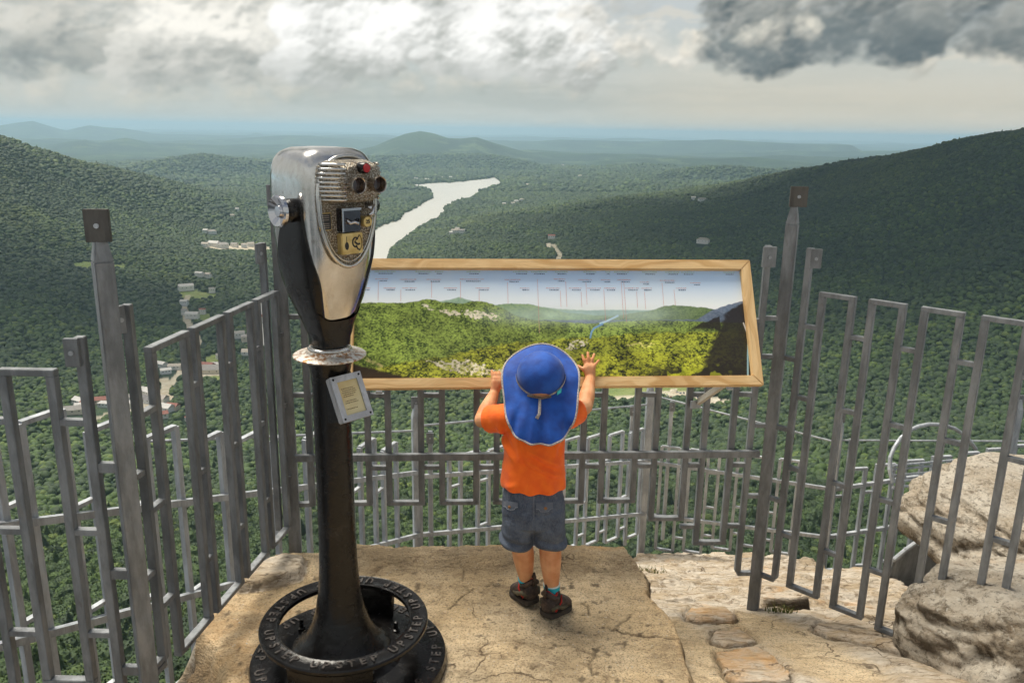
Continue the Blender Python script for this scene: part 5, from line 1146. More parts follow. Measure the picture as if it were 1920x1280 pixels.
# binocular housing with ribs
def lobe(hw, hh, n_, e=.5, sc=0.0): return [V(sc + hw * math.copysign(abs(math.cos(t)) ** e, math.cos(t)), n_, 1.468 + hh * math.copysign(abs(math.sin(t)) ** e, math.sin(t))) for t in [2 * math.pi * k / 40 for k in range(40)]]
hs_ = MB().rings([lobe(.086, .055, NP), lobe(.086, .055, NP + .010), lobe(.070, .050, NP + .040, .6, .010), lobe(.058, .040, NP + .050, .8, .012), lobe(.03, .02, NP + .052, .8, .012)]); HSG = hs_.build('eyepiece_housing', HAMMER, viewer, smooth=True)
rb = MB()
for k in range(9):
    z = 1.425 + k * .0108; q = math.sqrt(max(0.05, 1 - ((z - 1.468) / .056) ** 2)); q = .75 + .25 * q
    rb.tube([V(-.088 * q, NP + .002, z), V(-.084 * q, NP + .016, z), V(-.060 * q, NP + .038, z), V(-.036, NP + .050, z)], .0037, 7)
    rb.tube([V(.098 * q, NP + .002, z), V(.094 * q, NP + .016, z), V(.080 * q, NP + .038, z)], .0037, 7)
rb.build('rib', CHROME, HSG, smooth=True)
BRZ = mat('dull nickel', lambda n: {'Base Color': n.mix(n.noise(n.coord('Object'), 60, 4).step(.4, .7), (.50, .46, .42), (.26, .20, .14))}, metal=1.0, rough=.25)
for s in (-.020, .044):
    ep = MB().lathe([(.0001, .060), (.0135, .060), (.0155, .064), (.0185, .083), (.0205, .085), (.0205, .078), (.018, .070), (.017, .048), (.021, .046), (.022, .040)], V(s, NP, 1.462), 28, (vs, vz, vn)); E = ep.build('eyepiece', BRZ, viewer, smooth='auto')
    MB().lathe([(.0001, .0655), (.0145, .0655), (.0145, .062), (.0001, .062)], V(s, NP, 1.462), 24, (vs, vz, vn)).build('lens', mat('lens', None, (.03, .006, .005), .05, Coat_Weight=1.0), E)
rd = MB().lathe([(.0001, .072), (.012, .072), (.014, .069), (.014, .045), (.0001, .045)], V(.012, NP, 1.503), 24, (vs, vz, vn)).build('button_collar', IRON, viewer, smooth='auto')
MB().lathe([(.0001, .0745), (.0105, .0738), (.011, .071), (.0001, .0705)], V(.012, NP, 1.503), 24, (vs, vz, vn)).build('red_disc', mat('red enamel', None, (.42, .015, .02), .25), viewer)
# coin box, coin plate, instruction label
def plate(s0, s1, z0, z1, n0_, n1_, name, m, parent=viewer, bev=.002): return MB().rings([[V(s0, n0_, z0), V(s1, n0_, z0), V(s1, n0_, z1), V(s0, n0_, z1)], [V(s0, n1_, z0), V(s1, n1_, z0), V(s1, n1_, z1), V(s0, n1_, z1)]]).build(name, m, parent, bevel=bev)
POL = mat('polished chrome', None, (.55, .55, .57), .10, 1.0); BOX = plate(-.036, .024, 1.342, 1.402, NP, NP + .026, 'coin_box', mat('dark chrome', None, (.10, .105, .12), .08, .9)); plate(-.036, .024, 1.396, 1.402, NP + .026, NP + .029, 'lip', POL, BOX, 0); plate(-.036, -.031, 1.342, 1.396, NP + .026, NP + .029, 'lip', POL, BOX, 0)
MB().tube([V(-.022, NP + .024, 1.376), V(-.014, NP + .034, 1.364), V(-.004, NP + .036, 1.368), V(.006, NP + .036, 1.362), V(.014, NP + .028, 1.372)], .0045, 8).build('coin_lever', MATS['polished chrome'], BOX, smooth=True)
BRASS = mat('brass plate', lambda n: {'Base Color': n.mix(n.noise(n.coord('Object'), 40, 4).step(.4, .7), (.72, .55, .24), (.55, .38, .13))}, metal=.55, rough=.4)
CP = plate(-.036, .030, 1.284, 1.338, NP, NP + .024, 'coin_plate', BRASS)
DK = mat('black enamel', None, (.012, .010, .010), .35)
def flat(pts, n_, m, name, parent): return MB().rings([[V(s, n_, z) for s, z in pts], [V(s, n_ + .0008, z) for s, z in pts]]).build(name, m, parent)
circ = lambda cs, cz, r, r2=None, n=24: [(cs + r * math.cos(2 * math.pi * k / n), cz + (r2 or r) * math.sin(2 * math.pi * k / n)) for k in range(n)]
ms = MB()
def ribbon(pts, w):
    for i in range(len(pts) - 1):
        a, b = np.array(pts[i]), np.array(pts[i + 1]); d = b - a; d /= np.linalg.norm(d); q = np.array([-d[1], d[0]]) * w / 2; ms.rings([[V(*[p[0], NP + .0241, p[1]]) for p in (a - q, b - q, b + q, a + q)], [V(*[p[0], NP + .0250, p[1]]) for p in (a - q, b - q, b + q, a + q)]])
cz_ = 1.312
ribbon([(.006 + .009 * math.cos(t), cz_ + .002 + .012 * math.sin(t)) for t in np.linspace(.6, 5.2, 14)], .004)
ribbon([(.003, cz_ + .004), (.012, cz_ - .004), (.020, cz_ - .003)], .005); ribbon([(.008, cz_ - .006), (.012, cz_ - .016), (.018, cz_ - .018)], .004); ribbon([(.006, cz_ + .006), (.014, cz_ + .014), (.018, cz_ + .018)], .003)
ribbon([(.014 + .012 * math.cos(t), cz_ + .021 * math.sin(t)) for t in np.linspace(-1.4, 1.4, 12)], .0014)
ms.rings([[V(s, NP + .0241, z) for s, z in circ(-.021, 1.306, .0058, .010)], [V(s, NP + .0250, z) for s, z in circ(-.021, 1.306, .0058, .010)]])
ribbon([(-.021, 1.316), (-.021, 1.330)], .0012); ms.build('emblem', DK, CP)
plate(-.088, -.052, 1.347, 1.392, NP + .003, NP + .006, 'label_rim', BRASS); LB = plate(-.0855, -.0545, 1.3495, 1.3895, NP + .006, NP + .0068, 'instruction_label', DK, bev=0)
wm = MB()
for z in (1.384, 1.379, 1.3735, 1.364, 1.359, 1.354): wm.rings([[V(s, NP + .0070, zz) for s, zz in ((-.081, z), (-.060, z), (-.060, z + .0014), (-.081, z + .0014))], [V(s, NP + .0074, zz) for s, zz in ((-.081, z), (-.060, z), (-.060, z + .0014), (-.081, z + .0014))]])
wm.build('caption', mat('pale enamel', None, (.30, .24, .20), .5), LB)
VB = MB().lathe([(.0001, .034), (.013, .034), (.014, .031), (.014, .0)], V(.040, NP, 1.365), 24, (vs, vz, vn)).build('price_badge', BRASS, viewer)
text_on('caption', '25', .013, V(.040, NP + .0346, 1.365), vs, vz, vn, DK, VB, .0004, True)
MB().tube([V(.060, NP + .004, 1.405), V(.066, NP + .022, 1.40), V(.066, NP + .024, 1.385), V(.055, NP + .014, 1.375)], .008, 10).build('coin_chute', MATS['polished chrome'], viewer, smooth=True)
# turning knobs at the pivots
for sg in (-1, 1):
    L_ = .032 if sg < 0 else .010; ax = (vn, vz, vs * sg); c = V(sg * .118, .034, 1.395)
    MB().lathe([(.0001, -.01), (.030, -.01), (.030, .012), (.024, .020), (.019, .028), (.019, L_)], c, 36, ax).build('pivot', IRON, viewer, smooth='auto')
    if sg < 0: MB().lathe([(.019, L_ - .012), (.034, L_ - .006), (.0405, L_ + .002), (.0405, L_ + .010), (.037, L_ + .014), (.033, L_ + .012), (.017, L_ + .003), (.015, L_ + .008), (.0125, L_ + .010), (.0001, L_ + .0105)], c, 48, ax).build('knob', MATS['polished chrome'], viewer, smooth='auto')
# neck, flange, pillar
MB().lathe([(.050, .995), (.050, 1.045), (.052, 1.05)], (VX, VY, 0), 48).build('neck', IRON, viewer, smooth=True)
def m_flange(n):
    p = n.coord('Object'); q = n.new('ShaderNodeVectorMath', operation='LENGTH'); n.link(n.mapv(p, scale=(1, 1, 0)), q.inputs[0]); r = S(n.nt, q.outputs['Value'])
    c = n.mix(n.noise(p, 70, 5, .7).step(.45, .6), (.72, .69, .63), (.34, .17, .07)); c = n.mix(r.step(.085, .072) * n.noise(p, 160, 3).step(.4, .6), c, (.16, .09, .05))
    return {'Base Color': c, 'Roughness': .42, 'Metallic': .5}
MB().lathe([(.052, .990), (.098, .984), (.1005, .986), (.1005, .989), (.098, .991), (.066, .998), (.063, 1.004), (.057, 1.006), (.055, 1.014), (.050, 1.014)], (VX, VY, 0), 64).build('flange', mat('rusty plated flange', m_flange), viewer, smooth='auto')
MB().lathe([(.047, 1.016), (.058, 1.012), (.0605, 1.008), (.058, 1.004), (.05, 1.002)], (VX, VY, 0), 48).build('collar', CHROME, viewer, smooth=True)
MB().lathe([(.068, .986), (.064, .975), (.058, .955), (.054, .93), (.0525, .88), (.053, .70), (.0535, .55), (.0545, .42), (.057, .33), (.063, .25), (.073, .19), (.088, .14), (.108, .10), (.130, .075), (.150, .062), (.152, .045)], (VX, VY, 0), 64).build('pillar', IRON, viewer, smooth=True)
# round base plate and raised step ring, both lettered STEP UP
BX, BY = VX + .024, VY - .005
disc = MB().lathe([(.0001, -.05), (.296, -.05), (.298, .022), (.294, .034), (.282, .038), (.165, .042), (.145, .06), (.0001, .06)], (BX, BY, 0), 96).build('base_plate', IRON, viewer, smooth='auto')
RZ = .150; rx, ry = VX + .012, VY
ring = MB().lathe([(.200, RZ - .016), (.246, RZ - .018), (.252, RZ - .010), (.252, RZ - .002), (.248, RZ + .002), (.243, RZ + .0005), (.204, RZ + .0005), (.200, RZ + .003), (.196, RZ), (.196, RZ - .012), (.200, RZ - .016)], (rx, ry, 0), 96).build('step_ring', IRON, viewer, smooth='auto')
sup = MB()
for k in range(2):
    a0 = rad(-90 + k * 180); A_ = [a0 + rad(q) for q in np.linspace(-30, 30, 16)]
    o_ = [[np.array([rx + r * math.cos(a), ry + r * math.sin(a), z]) for a in A_] for r, z in ((.220, .035), (.232, RZ - .012), (.244, RZ - .012), (.234, .035))]
    v = [p for r in o_ for p in r]; n_ = 16; f = []
    for i in range(4):
        for j in range(n_ - 1): f.append((i * n_ + j, i * n_ + j + 1, ((i + 1) % 4) * n_ + j + 1, ((i + 1) % 4) * n_ + j))
    f += [(0, n_, 2 * n_, 3 * n_), (n_ - 1, 4 * n_ - 1, 3 * n_ - 1, 2 * n_ - 1)]; sup.add(v, f); sup.build('ring_support', IRON, viewer, smooth='auto'); sup = MB()
for a in (35, 145, 250, 310):
    p = np.array([VX + .185 * math.cos(rad(a)), VY + .185 * math.sin(rad(a)), .04]); MB().lathe([(.012, 0), (.012, .008), (.007, .010), (.007, .034), (.0001, .036)], p, 12).build('bolt', IRON, viewer)
LET = mat('worn raised lettering', lambda n: {'Base Color': n.mix(n.noise(n.coord('Object'), 60, 4, .7).step(.4, .6), (.12, .105, .095), (.035, .030, .027))}, rough=.32, metal=.2)
def ring_text(cx, cy, z, r, size, reps, a_off, parent, word='STEP UP'):
    M_ = []; n = len(word) ; step = 2 * math.pi / reps; la = size * .86 / r; bm = bmesh.new()
    for k in range(reps):
        for i, ch in enumerate(word):
            if ch == ' ': continue
            a = -math.pi / 2 + a_off + k * step + i * la; me = text_mesh(ch, size, .0016, True); er = np.array([math.cos(a), math.sin(a), 0]); et = np.array([-math.sin(a), math.cos(a), 0])
            for v in me.vertices: p = np.array([cx, cy, z]) + er * (r - v.co.y) + et * v.co.x * .95 + vz * (v.co.z + .001); v.co = p
            bm.from_mesh(me)
    me = bpy.data.meshes.new('lettering'); bm.to_mesh(me); bm.free(); return link('lettering', me, LET, parent)
ring_text(rx, ry, RZ + .0008, .2235, .038, 6, .14, ring); ring_text(BX, BY, .038, .268, .042, 6, .25, disc)
# instruction frame on a bracket at the pillar
TLp = V(-.048, .062, .942); hdn = (vn * .055 - vz * .108); hl = np.linalg.norm(hdn); hd = hdn / hl; wd = vs; fn = np.cross(wd, -hd); fn /= np.linalg.norm(fn)
if fn @ vn < 0: fn = -fn
WF, HF = .100, .128
Q = lambda a, b, c=0.0: TLp + wd * a + hd * b + fn * c
FR = MB().rings([[Q(0, 0, -.022), Q(WF, 0, -.022), Q(WF, HF, -.022), Q(0, HF, -.022)], [Q(0, 0), Q(WF, 0), Q(WF, HF), Q(0, HF)]]).build('notice_box', mat('cast aluminium', m_steel((.42, .42, .44), (.60, .60, .62), .2), metal=.7), viewer, bevel=.003)
b4 = MB(); iw = .017
for a0, b0, a1, b1 in ((0, 0, WF, iw), (0, HF - iw, WF, HF), (0, iw, iw, HF - iw), (WF - iw, iw, WF, HF - iw)): b4.rings([[Q(a, b, -.001) for a, b in ((a0, b0), (a1, b0), (a1, b1), (a0, b1))], [Q(a, b, .005) for a, b in ((a0, b0), (a1, b0), (a1, b1), (a0, b1))]])
b4.build('notice_frame', MATS['cast aluminium'], viewer)
CARD = MB().rings([[Q(a, b, .0) for a, b in ((iw, iw), (WF - iw, iw), (WF - iw, HF - iw), (iw, HF - iw))], [Q(a, b, .0008) for a, b in ((iw, iw), (WF - iw, iw), (WF - iw, HF - iw), (iw, HF - iw))]]).build('notice_card', mat('yellowed card', lambda n: {'Base Color': n.mix(n.noise(n.coord('Object'), 14, 4).step(.35, .7), (.72, .62, .36), (.62, .46, .20))}, rough=.5), viewer)
tx = MB()
def trow(b, a0, a1):
    x = a0
    while x < a1: k = random.uniform(.0015, .005); tx.rings([[Q(aa, bb, .001) for aa, bb in ((x, b), (min(x + k, a1), b), (min(x + k, a1), b + .0022), (x, b + .0022))], [Q(aa, bb, .0013) for aa, bb in ((x, b), (min(x + k, a1), b), (min(x + k, a1), b + .0022), (x, b + .0022))]]); x += k + .0012
for b, a0, a1 in ((.037, .026, .066), (.0425, .028, .070), (.048, .026, .072), (.0535, .028, .068), (.059, .026, .060), (.072, .028, .064), (.0775, .026, .068), (.094, .024, .060)): trow(b, a0, a1)
tx.build('caption', mat('brown print', None, (.20, .13, .06), .6), CARD, fix=False)
for a, b in ((.008, .008), (WF - .008, .008), (.008, HF - .008), (WF - .008, HF - .008)): MB().lathe([(.0001, .0065), (.0032, .006), (.0034, .004)], Q(a, b), 12, (wd, hd, fn)).build('screw', IRON, viewer)
br = MB(); br.rings([[V(-.040, .030, .955), V(.040, .030, .955), V(.040, .030, .80), V(-.040, .030, .80)], [Q(.008, .006, -.021), Q(WF - .008, .006, -.021), Q(WF - .012, HF - .006, -.021), Q(.012, HF - .006, -.021)]]); br.build('bracket', IRON, viewer, bevel=.003)
# ------------------------------------------------------------------ the child
def capsule(m, p0, r0, p1, r1, n=14, flat0=False, flat1=False):
    p0 = np.array(p0, float); p1 = np.array(p1, float); d = p1 - p0; L = np.linalg.norm(d); d = d / L
    u = np.cross(d, (0, 0, 1.) if abs(d[2]) < .9 else (1., 0, 0)); u /= np.linalg.norm(u); v = np.cross(d, u); rings = []
    def ring(c, r): return [c + r * (u * math.cos(2 * math.pi * k / n) + v * math.sin(2 * math.pi * k / n)) for k in range(n)]
    if not flat0:
        for t in (-88, -60, -30): rings.append(ring(p0 + d * r0 * math.sin(rad(t)), r0 * math.cos(rad(t))))
    rings += [ring(p0, r0), ring(p1, r1)]
    if not flat1:
        for t in (30, 60, 88): rings.append(ring(p1 + d * r1 * math.sin(rad(t)), r1 * math.cos(rad(t))))
    m.rings(rings)
def chain(m, pts, **kw):
    for a, b in zip(pts[:-1], pts[1:]): capsule(m, a[0], a[1], b[0], b[1], **kw)
def ellipsoid(m, c, r, tilt=0.0, n=24):
    rings = []
    for i in range(1, n // 2):
        t = math.pi * i / (n // 2); z = math.cos(t); s = math.sin(t); rg = []
        for k in range(n):
            a = 2 * math.pi * k / n; y = s * math.sin(a) * r[1]; zz = z * r[2]; rg.append(np.array([c[0] + s * math.cos(a) * r[0], c[1] + y * math.cos(tilt) - zz * math.sin(tilt), c[2] + y * math.sin(tilt) + zz * math.cos(tilt)]))
        rings.append(rg)
    m.rings(rings)
def fused(m, name, voxel, smooth, material, parent=None, disp=None):
    """join the pieces into one continuous skin"""
    me = bpy.data.meshes.new('tmp'); me.from_pydata(m.v, [], m.f); bm = bmesh.new(); bm.from_mesh(me); bmesh.ops.recalc_face_normals(bm, faces=bm.faces); bm.to_mesh(me); bm.free()
    o = bpy.data.objects.new('tmp', me); COL.objects.link(o)
    r = o.modifiers.new('r', 'REMESH'); r.mode = 'VOXEL'; r.voxel_size = voxel; s = o.modifiers.new('s', 'SMOOTH'); s.factor = .5; s.iterations = smooth
    dg = bpy.context.evaluated_depsgraph_get(); out = bpy.data.meshes.new_from_object(o.evaluated_get(dg)); bpy.data.objects.remove(o); out.name = name
    if disp:
        nv = len(out.vertices); co = np.empty(nv * 3); out.vertices.foreach_get('co', co); co = co.reshape(-1, 3); no = np.empty(nv * 3, np.float32); out.vertices.foreach_get('normal', no); no = no.reshape(-1, 3).astype(float)
        co = co + no * disp(co, no)[:, None]; out.vertices.foreach_set('co', co.ravel()); out.update()
    out.materials.clear(); return link(name, out, material, parent, True)
CY = 2.45
child = thing('person', 'toddler in orange shirt, blue sun hat and grey shorts, hands up on the panel', 'person', (.10, 2.5, 0))
def m_skin(n):
    p = n.coord('Object'); return {'Base Color': n.mix(n.noise(p, 18, 4).step(.35, .7), (.70, .36, .19), (.56, .23, .10)), 'Normal': n.bump(n.noise(p, 160, 3), .1, .001)}
SKIN = mat('skin', m_skin, rough=.62, Specular_IOR_Level=.3, Subsurface_Weight=.12, Subsurface_Scale=.01)
SKIN.node_tree.nodes['Principled BSDF'].inputs['Subsurface Radius'].default_value = (1, .35, .2)
pp = lambda x, y, Y: at_y(x, y, Y)
def on_panel(px, py, off=0.0):
    d = ray(px, py); O = Wp(0, 0, off); t = ((O - EYE) @ pn) / (d @ pn); return EYE + d * t
b = MB()
Hc = pp(1013, 716, 2.475)
ellipsoid(b, Hc, (.064, .074, .078)); ellipsoid(b, Hc + np.array([0, .045, -.045]), (.042, .035, .035))
capsule(b, Hc + np.array([0, .082, -.022]), .006, Hc + np.array([0, .076, -.004]), .005)
for s in (-1, 1): ellipsoid(b, Hc + np.array([s * .066, -.005, -.012]), (.008, .014, .019))
neck = pp(1008, 768, 2.455); pel = pp(1001, 940, 2.44); chest = pp(1004, 830, 2.45)
capsule(b, Hc + np.array([0, -.005, -.05]), .033, neck, .034)
ellipsoid(b, chest, (.078, .058, .085)); ellipsoid(b, (chest + pel) / 2 + np.array([0, .012, 0]), (.080, .068, .09)); ellipsoid(b, pel, (.084, .068, .06))
LS, LE, LW = pp(950, 783, 2.455), pp(904, 787, 2.515), pp(927, 736, 2.620)
RS, RE, RW = pp(1062, 780, 2.455), pp(1096, 763, 2.535), pp(1107, 707, 2.668)
chain(b, [(neck, .034), (LS, .034), ((LS + LE) / 2, .031), (LE, .0265)]); chain(b, [(neck, .034), (RS, .034), ((RS + RE) / 2, .031), (RE, .0265)])
chain(b, [(LE, .0265), (LE * .65 + LW * .35, .0275), (LE * .25 + LW * .75, .021), (LW, .0165)]); chain(b, [(RE, .0265), (RE * .65 + RW * .35, .0275), (RE * .25 + RW * .75, .021), (RW, .0165)])
# right hand spread flat on the print
R_ = lambda x, y, o=.012: on_panel(x, y, o)
palmR = [R_(1100, 690), R_(1105, 688), R_(1110, 690)]
for p in palmR: capsule(b, RW + (p - palmR[1]) * .4, .0145, p, .0125)
capsule(b, R_(1100, 686), .0105, R_(1112, 687), .0105)
for pts, r in (([(1098, 684), (1095, 675), (1092, 666)], .0058), ([(1103, 682), (1103, 671), (1102, 661)], .0062), ([(1109, 683), (1111, 673), (1114, 664)], .0058), ([(1113, 687), (1118, 681), (1123, 675)], .0052), ([(1099, 697), (1092, 691), (1084, 686)], .0066)):
    q = [R_(x, y, .010 if i < 2 else .006) for i, (x, y) in enumerate(pts)]; q[1] = R_(*pts[1], .013); chain(b, [(q[0], r * 1.08), (q[1], r), (q[2], r * .86)], n=10)
# left hand hooked over the lower board
L_ = lambda x, y, o=.030: on_panel(x, y, o)
for x in (927, 932, 937): capsule(b, LW, .0145, L_(x, 716, .030), .0125)
capsule(b, L_(927, 710, .03), .0100, L_(938, 711, .03), .0100)
for (x0, x1, y1), r in (((924, 922, 695), .0058), ((929, 929, 698), .0060), ((934, 936, 697), .0058), ((939, 941, 702), .0052)):
    chain(b, [(L_(x0, 708, .030), r * 1.1), (L_((x0 + x1) / 2, 701, .029), r), (L_(x1, y1, .020), r * .9)], n=10)
chain(b, [(L_(938, 718, .03), .0072), (L_(944, 712, .028), .0068), (L_(949, 706, .022), .0055)], n=10)
LK, RK = pp(978, 1012, 2.465), pp(1031, 1014, 2.455); LA, RA = pp(988, 1098, 2.53), pp(1035, 1113, 2.46)
LH, RH = pp(978, 950, 2.45), pp(1026, 950, 2.45)
chain(b, [(LH, .052), (LK, .039), (LK * .62 + LA * .38, .0365), (LK * .25 + LA * .75, .0265), (LA, .022)]); chain(b, [(RH, .052), (RK, .039), (RK * .62 + RA * .38, .0365), (RK * .25 + RA * .75, .0265), (RA, .0225)])
body = fused(b, 'body', .0026, 5, SKIN, child)
for s in (-1, 1):
    MB().lathe([(.0001, .009), (.006, .0075), (.009, 0), (.006, -.0075), (.0001, -.009)], Hc + np.array([s * .026, .064, .004]), 16).build('eye', mat('eye', None, (.05, .03, .02), .1), child, smooth=True)
# ---- shirt
def cloth(c1, c2, wv=900, rough=.85):
    def f(n):
        p = n.coord('Object'); return {'Base Color': n.mix(n.noise(p, 26, 4).step(.3, .7), c1, c2), 'Normal': n.bump(n.noise(p, 420, 3), .25, .0012, n.bump(n.noise(p, 13, 4, .6), .35, .012)), 'Sheen Weight': .15}
    return f
ORANGE = mat('orange jersey', cloth((.96, .16, .004), (.88, .115, .002)), rough=.8)
def ell_ring(c, rx_, ry_, n=40, e=.85, dz=None): return [np.array([c[0] + rx_ * math.copysign(abs(math.cos(t)) ** e, math.cos(t)), c[1] + ry_ * math.copysign(abs(math.sin(t)) ** e, math.sin(t)), c[2] + (dz(t) if dz else 0)]) for t in [2 * math.pi * k / n for k in range(n)]]
s_ = MB(); tor = []
for px, py, Y, rx_, ry_ in ((1000, 909, 2.445, .103, .081), (1000, 897, 2.447, .103, .082), (1000, 880, 2.45, .101, .080), (1001, 850, 2.452, .099, .076), (1003, 815, 2.455, .098, .071), (1005, 790, 2.457, .096, .064), (1007, 775, 2.457, .084, .056), (1008, 764, 2.457, .060, .044), (1009, 757, 2.457, .040, .036)): tor.append(ell_ring(pp(px, py, Y), rx_, ry_))
s_.rings(tor)
LM, RM = LS * .30 + LE * .70, RS * .45 + RE * .55
capsule(s_, LS + np.array([.03, 0, .006]), .050, LS, .047, n=24); capsule(s_, LS, .047, LM, .045, n=24, flat1=True)
capsule(s_, RS + np.array([-.03, 0, .006]), .050, RS, .045, n=24); capsule(s_, RS, .045, RM, .043, n=24, flat1=True)
zhem = tor[0][0][2]
def shirt_folds(co, no):
    x, y, z = co.T; d = np.zeros(len(co)); t = (z - zhem) / .28
    for k, (x0, z0, dx, dz, a, w) in enumerate([(.155, zhem + .09, -.10, .055, .0045, .010), (.17, zhem + .05, -.14, .07, .0035, .009), (-.03, zhem + .16, .05, -.06, .003, .010), (.165, zhem + .15, -.05, .06, .003, .009), (.03, zhem + .03, -.05, -.02, .0025, .010), (-.04, zhem + .21, .03, -.07, .003, .008), (.02, zhem + .20, .015, -.12, .0025, .008), (.15, zhem + .22, -.01, -.10, .003, .009)]):
        L = math.hypot(dx, dz); ux, uz = dx / L, dz / L; s = (x - x0) * ux + (z - z0) * uz; q = -(x - x0) * uz + (z - z0) * ux; a *= 1.9; d += a * np.exp(-(q / w) ** 2) * sstep(-.2 * L, .2 * L, s) * sstep(1.2 * L, .7 * L, s) - a * .6 * np.exp(-((q - w * 1.6) / w) ** 2) * sstep(-.2 * L, .2 * L, s) * sstep(1.2 * L, .7 * L, s)
    d += (fbm(x * 22 + z * 9, z * 15 - x * 12, 3, 91) - .5) * .007 * sstep(-.01, .03, z - zhem) + .0035 * np.cos(np.arctan2(y - CY, x - .07) * 9 + 2) * sstep(.35, 0, t)
    return d
fused(s_, 'shirt', .0035, 3, ORANGE, child, shirt_folds)
# hem stitching band
hb_ = MB(); hb_.rings([[p * np.array([1, 1, 1]) for p in ell_ring(pp(1000, 928, 2.445), .1068, .0855, 60)], ell_ring(pp(1000, 922, 2.445), .1072, .0860, 60)], caps=False)
# ---- shorts
def denim(n):
    p = n.coord('Object'); c = n.mix(n.noise(p, 24, 5, .65).step(.35, .7), (.095, .118, .165), (.042, .055, .088)); c = n.mix(n.noise(n.mapv(p, scale=(1, 1, .4)), 300, 2).step(.45, .7) * .4, c, (.16, .17, .19))
    return {'Base Color': c, 'Normal': n.bump(n.noise(p, 350, 3), .3, .0012, n.bump(n.noise(n.mapv(p, scale=(1, 1, 1.8)), 15, 5, .6), .5, .012))}
DENIM = mat('grey blue twill', denim, rough=.9)
q_ = MB(); q_.rings([ell_ring(pp(1000, 898, 2.447), .090, .070), ell_ring(pp(1000, 930, 2.446), .101, .082), ell_ring(pp(1000, 950, 2.445), .105, .087), ell_ring(pp(1000, 972, 2.445), .104, .084), ell_ring(pp(1000, 984, 2.445), .094, .06)])
for cx, hx, kx in ((975, 968, 0), (1027, 1030, 1)):
    q_.rings([ell_ring(pp(cx, 945, 2.445), .052, .078), ell_ring(pp(cx - (1, -1)[kx] * 2, 980, 2.446), .055, .078), ell_ring(pp(hx + (2, -1)[kx], 1000, 2.45), .0535, .070), ell_ring(pp(hx + (1, 0)[kx], 1016, 2.452), .0545, .066)])
zh = pp(1000, 1016, 2.45)[2]; zw = pp(1000, 905, 2.45)[2]
def short_folds(co, no):
    x, y, z = co.T; d = (fbm(x * 26, z * 30 + x * 8, 3, 95) - .5) * .010 * sstep(-.005, .02, z - zh); ang = np.arctan2(y - CY, x - .065)
    d += .0022 * np.cos(ang * 40) * sstep(zw - .028, zw - .008, z)                 # gathered waist
    d += .0025 * (np.abs(z - zh - .012) < .010); d -= .0025 * np.exp(-((x - pp(1001, 960, 2.4)[0]) / .004) ** 2) * (y < CY) * (z > zh + .06)
    d += .004 * np.sin(z * 160 + x * 40) * sstep(zh + .07, zh + .02, z); return d
sh_o = fused(q_, 'shorts', .0032, 3, DENIM, child, short_folds)
bvh = BVHTree.FromPolygons([v.co.copy() for v in sh_o.data.vertices], [tuple(p.vertices) for p in sh_o.data.polygons])
def drape(px, py, off, tree=bvh):
    d = ray(px, py); h = tree.ray_cast(Vector(EYE), Vector(d)); 
    if h[0] is None: return pp(px, py, 2.37)
    return np.array(h[0]) - d * off
DEN2 = mat('lighter twill', cloth((.13, .145, .18), (.075, .088, .12)), rough=.9); SEAM = mat('pale stitching', None, (.20, .22, .26), .9)
def pocket(x0, x1, y0, y1, slant, bx):
    N_ = 12; rows = []
    for j in range(6):
        r = []
        for i in range(N_ + 1):
            u = i / N_; v = j / 5; x = x0 + (x1 - x0) * u; low = y1 - abs(u - .5) * 5 + (3.5 if abs(u - .5) < .3 else 0); y = (y0 + slant * u) * (1 - v) + (low + slant * u) * v; r.append(drape(x, y, .0035 + .002 * v))
        rows.append(r)
    mb_ = MB(); n_ = N_ + 1; v = [p for r in rows for p in r]; f = [(j * n_ + i, j * n_ + i + 1, (j + 1) * n_ + i + 1, (j + 1) * n_ + i) for j in range(5) for i in range(N_)]; mb_.add(v, f); mb_.add([p - ray(*proj(p)) * -.003 for p in v], f)
    P = mb_.build('pocket_flap', DEN2, child, smooth=True)
    edge = [rows[5][i] for i in range(n_)]; MB().tube([p - np.array([0, .0012, 0]) for p in edge], .0011, 6).build('stitching', SEAM, P)
    c = drape(bx, (y0 + y1) / 2 + 4 + slant * .5, .007); MB().lathe([(.0001, .0018), (.0045, .0014), (.0052, 0), (.0001, 0)], c, 16, ((1, 0, 0), (0, 0, 1), (0, -1, 0))).build('button', mat('brass button', None, (.25, .13, .06), .35, .6), P)
    yy = y1 + 7
    rim_ = [drape(x0 + (x1 - x0) * t, y1 + 2 + slant * t + 26 * 1, .001) for t in np.linspace(.05, .95, 10)]
pocket(944, 971, 939, 951, 2, 955); pocket(1005, 1037, 942, 956, -1, 1023)
seam = [drape(1001, y, .0012) for y in range(922, 975, 4)]; MB().tube(seam, .0011, 6).build('seam', SEAM, child)
